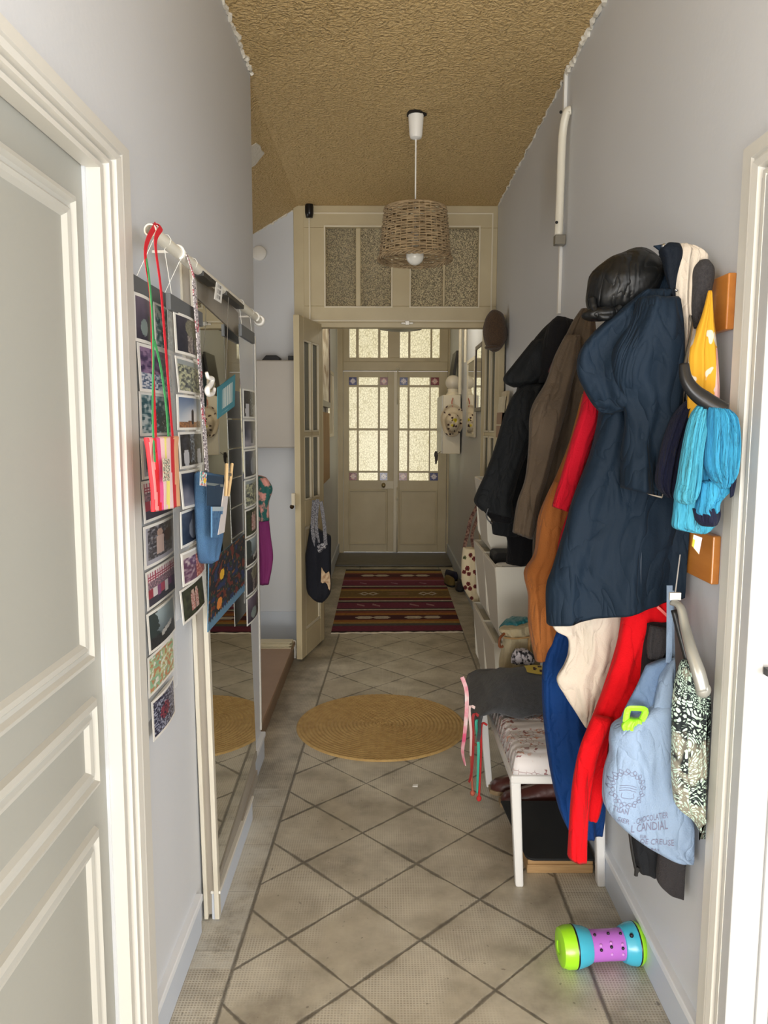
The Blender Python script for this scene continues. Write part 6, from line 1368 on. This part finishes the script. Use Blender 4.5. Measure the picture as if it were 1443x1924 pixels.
# papers tucked by the right leaf
for k, (xa, xb, ya2, yb2, c) in enumerate(((937, 944, 745, 800, (206, 196, 168)), (942, 949, 735, 785, (190, 176, 146)), (936, 940, 775, 822, (150, 120, 96)))):
    a = at(xa, yb2, Y=4.5); b_ = at(xb, ya2, Y=4.5); bm = NB(); hexa(bm, [(a.x, 4.42, a.z), (a.x+.02, 4.42, a.z), (a.x+.02, 4.6, a.z), (a.x, 4.6, a.z), (b_.x-.005, 4.42, b_.z), (b_.x+.015, 4.42, b_.z), (b_.x+.015, 4.6, b_.z), (b_.x-.005, 4.6, b_.z)])
    tag(obj('book', bm, mat('book_%d' % k, c, .7), bevel=.002), ['pale thin book wedged behind the black jacket, lower one', 'pale thin book wedged behind the black jacket, upper one', 'brown thin book low behind the black jacket sleeve'][k], 'book', 'books behind the black jacket')

# ================================================================== DARK TOTE ON THE LEFT LEAF
dt = thing('dark_tote', at(600, 1130, Y=4.90), 'very dark navy tote with speckled handles and pale cat patch, on the left leaf', 'tote bag')
dk = mat('dark_navy_canvas', (17, 21, 34), .85, bump=.3, bscale=200, wrinkle=.3)
P2(dt, 'body', [(583, 985, 618, 1005), (576, 1030, 622, 1010), (574, 1045, 622, 1040), (575, 1080, 622, 1078), (577, 1110, 622, 1108), (585, 1122, 616, 1122), (595, 1130, 606, 1132)], 4.77, dk, .045, k=2, amp=.3, seed=81, hollow=False)
sp_ = mat('speckled_strap', (70, 70, 78), .8, c2=(150, 150, 156), cscale=240, csharp=.7)
bm = NB(); top_ = at(597, 940, Y=4.80)
for pts in ([(590, 940), (587, 985), (589, 1010), (595, 1028)], [(597, 938), (594, 985), (598, 1020)], [(603, 942), (609, 985), (612, 1024)]): ribbon(bm, [at(x, y, Y=4.72) for x, y in pts], .022, .004, (1, 0, 0))
obj('handle', bm, sp_, dt); bm = NB()
for x_, y_ in ((596, 1026), (607, 1026), (600, 1032)): ball(bm, at(x_, y_, Y=4.73), .022, .015, .022, seg=10)
obj('speckled_knot', bm, mat('speckle_knot', (60, 60, 70), .8, c2=(190, 190, 196), cscale=120, csharp=.8), dt, smooth=True)
bm = NB(); ct = [(604, 1066), (607, 1072), (612, 1078), (618, 1074), (620, 1082), (621, 1098), (620, 1110), (617, 1106), (615, 1098), (611, 1094), (606, 1096), (603, 1094)]; V = [bm.verts.new(at(x_, y_, Y=4.708)) for x_, y_ in ct]; bm.faces.new(V); r_ = bmesh.ops.extrude_face_region(bm, geom=bm.faces[:]); [setattr(v, 'co', v.co+Vector((0, .01, 0))) for v in r_['geom'] if isinstance(v, bmesh.types.BMVert)]
obj('cat_patch', bm, mat('cat_cloth', (214, 190, 156), .8, c2=(176, 140, 108), cscale=60, csharp=.5), dt)

# ================================================================== VESTIBULE
mtb = thing('meter_box', (.67, 7.6, 1.2), 'white box cupboard fixed on the right wall near the front door', 'cupboard')
bz1 = at(850, 742, Y=7.3).z; bz0 = at(850, 853, Y=7.3).z; bx0 = at(832, 800, Y=7.3).x
bm = NB(); box(bm, bx0, .725, 7.3, 7.95, bz0, bz1); obj('body', bm, cream, mtb, bevel=.004)
bm = NB(); box(bm, bx0-.012, bx0, 7.3, 7.94, bz0+.005, bz1-.005); obj('door', bm, whitep, mtb, bevel=.003)
# side wall stands at .74: cupboard touches it
mtb.children[0].data.vertices.foreach_get if False else None
gb = thing('globe_lamp', at(851, 738, Y=7.36), 'white glass globe lamp standing on the wall cupboard near the door', 'lamp')
g0 = at(851, 719, Y=7.38); bm = NB(); ball(bm, g0, .072, seg=24); obj('globe', bm, mat('milk_glass', (214, 206, 190), .2), gb, smooth=True)
bm = NB(); lathe(bm, (g0.x, g0.y, bz1), [(.062, 0), (.062, .012), (.05, .03), (.05, max(.034, g0.z-.06-bz1))], 24); obj('base', bm, cream, gb, smooth=True, auto=.5)
ht = thing('sun_hat', at(850, 822, Y=7.24), 'pale sun hat with brown and yellow dots hanging on the white wall cupboard', 'hat')
hc = at(850, 790, Y=7.26); bm = NB(); cl = bm.loops.layers.float_color.new('Col'); rings = []
for r_, h in ((1, 0), (.97, -.006), (.8, .012), (.62, .0), (.6, -.03), (.52, -.075), (.35, -.095), (.12, -.10)):
    rings.append([bm.verts.new((hc.x+r_*.112*math.cos(a)*(1+.06*math.sin(3*a)), hc.y+h+.006*math.sin(4*a), hc.z+r_*.155*math.sin(a)+(.02 if r_ < .7 else 0)*-1)) for a in [k*math.pi/30 for k in range(60)]])
for i in range(len(rings)-1):
    for k in range(60): bm.faces.new((rings[i][k], rings[i][(k+1) % 60], rings[i+1][(k+1) % 60], rings[i+1][k]))
bm.faces.new(rings[-1]); bmesh.ops.subdivide_edges(bm, edges=bm.edges, cuts=2, use_grid_fill=True)
rnd = random.Random(8); dd = [(rnd.uniform(-.1, .1), rnd.uniform(-.14, .14), rnd.choice((.008, .010, .007)), (60, 34, 34)) for _ in range(26)]+[(.015, .0, .020, (196, 180, 40)), (-.01, -.045, .012, (196, 180, 60))]
for f in bm.faces:
    c = f.calc_center_median()-hc; q = (206, 192, 166)
    for dx_, dz_, r_, cc in dd:
        if math.hypot(c.x-dx_, c.z-dz_) < r_: q = cc
    for l in f.loops: l[cl] = (*lin(q), 1)
obj('brim_and_crown', bm, painted('dotted_cotton', .85), ht, smooth=True)
bm = NB(); tube(bm, catmull([Vector((hc.x, 7.27, hc.z+.13)), at(849, 756, Y=7.26), at(851, 748, Y=7.28)], 4), .006, 6); obj('hanging_loop', bm, mat('pinkish_cord', (190, 120, 100), .8), ht)
kk = thing('key_bunch', at(819, 868, Y=7.28), 'dark bunch of keys hanging at the lower left of the wall cupboard', 'keys')
bm = NB(); p = at(825, 850, Y=7.31); tube(bm, [Vector((bx0-.004, 7.31, bz0+.03)), p+Vector((-.02, 0, -.02))], .003, 6); obj('ring', bm, mat('key_metal', (90, 84, 76), .35, metal=.9), kk)
for k, (x_, y_) in enumerate(((817, 858), (821, 866), (819, 872))): bm = NB(); a = at(820, 848, Y=7.31); b_ = at(x_, y_, Y=7.31); tube(bm, [a, a.lerp(b_, .45), b_], [.012, .014, .007], 6, flat=.3); obj('key', bm, mat('key_dark', (40, 34, 30), .4, metal=.7), kk)
bm = NB(); a = at(846, 708, Y=7.5); b_ = at(856, 662, Y=7.7); hexa(bm, [(a.x-.008, 7.48, bz1), (a.x+.03, 7.48, bz1), (a.x+.03, 7.9, bz1), (a.x-.008, 7.9, bz1), (b_.x-.01, 7.50, b_.z), (b_.x+.012, 7.50, b_.z), (b_.x+.012, 7.92, b_.z), (b_.x-.01, 7.92, b_.z)]); tag(obj('leaning_frame', bm, mat('black_frame', (26, 22, 20), .5), bevel=.003), 'thin black frame leaning on the wall behind the globe lamp', 'frame')
bm = NB(); tube(bm, [(.72, 6.9, CZ), (.72, 6.9, 2.05)], .012, 8); tube(bm, [(.705, 7.2, CZ), (.705, 7.2, bz1)], .016, 8); tag(obj('wall_pipe', bm, cream), 'pale pipes running down the right wall to the cupboard', 'pipe')
def wall_mirror(py0, py1, pa, pb, X, label, fm, th=.022, side=1):
    ya2 = X*F/(pb-721.5) if side > 0 else abs(X)*F/(721.5-pa); yb2 = X*F/(pa-721.5) if side > 0 else abs(X)*F/(721.5-pb)
    z1 = at((pb if side > 0 else pa), py0, Y=ya2).z; z0 = at((pb if side > 0 else pa), py1, Y=ya2).z
    root = thing('wall_mirror', (X, (ya2+yb2)/2, z0), label, 'mirror'); xo = X+th*side
    bm = NB(); frame_ring(bm, (ya2, yb2, z0, z1), (ya2+.03, yb2-.03, z0+.03, z1-.03), 'x', X, xo); obj('frame', bm, fm, root, bevel=.003)
    bm = NB(); box(bm, min(X+.006*side, xo), max(X+.006*side, xo), ya2+.028, yb2-.028, z0+.028, z1-.028); obj('mirror_glass', bm, mirm, root)
wall_mirror(641, 772, 889, 901, .715, 'dark framed mirror on the right wall just past the partition', mat('dark_walnut', (54, 36, 30), .4))
wall_mirror(668, 822, 874, 888, .715, 'white framed mirror on the right wall reflecting the dotted hat', cream)
# left wall of the vestibule
wall_mirror(690, 822, 617, 627.5, -.505, 'narrow pale framed mirror on the left vestibule wall reflecting the door panes', cream, side=-1)
pf2 = thing('framed_picture', (-.50, 6.0, 1.7), 'dark brown framed picture hanging on the left vestibule wall', 'picture')
bm = NB(); yf0, yf1 = .49*F/118, .49*F/100; zf1, zf0 = 2.4, at(604, 762, X=-.49).z; frame_ring(bm, (yf0, yf1, zf0, zf1), (yf0+.05, yf1-.05, zf0+.05, zf1-.05), 'x', -.53, -.49); obj('frame', bm, mat('brown_frame', (60, 34, 24), .35), pf2, bevel=.004)
bm = NB(); sheet(bm, [(-.50, yf0+.045, zf0+.045), (-.50, yf1-.045, zf0+.045), (-.50, yf1-.045, zf1-.045), (-.50, yf0+.045, zf1-.045)], 20, 40, lambda u, v: mix3((206, 196, 180), (130, 100, 70), max(0, min(1, noise.noise(Vector((u*5, v*7, 4)))*2+.3))), th=.002, nrm=(1, 0, 0)); obj('picture_sheet', bm, painted('old_print', .3), pf2)
bm = NB(); zq1, zq0 = at(612, 775, X=-.50).z, at(612, 905, X=-.50).z; box(bm, -.512, -.495, .5*F/116, .5*F/103, zq0, zq1); tag(obj('wooden_board', bm, mat('light_wood_board', (190, 150, 98), .6, bump=.2, bscale=30, c2=(174, 134, 84), cscale=6, stretch=(3, 3, .5)), bevel=.003), 'tall light wood board hanging below the brown framed picture', 'board')
# flat dark pendant shade seen under the transom
pd = thing('vestibule_pendant', (at(753, 617, Y=6.3).x, 6.3, at(753, 622, Y=6.3).z), 'dark dish shaped pendant shade just visible under the transom', 'pendant lamp')
c0 = pd.location; bm = NB(); lathe(bm, c0, [(0, .0), (.10, .004), (.17, .014), (.185, .028), (.175, .034), (.10, .07), (.03, .10), (0, .10)], 40, cap=False); obj('shade', bm, mat('dark_enamel', (26, 26, 28), .35), pd, smooth=True, auto=.8)
bm = NB(); tube(bm, [c0+Vector((0, 0, .09)), Vector((c0.x, c0.y, CZ))], .004, 6); obj('cord', bm, black, pd)
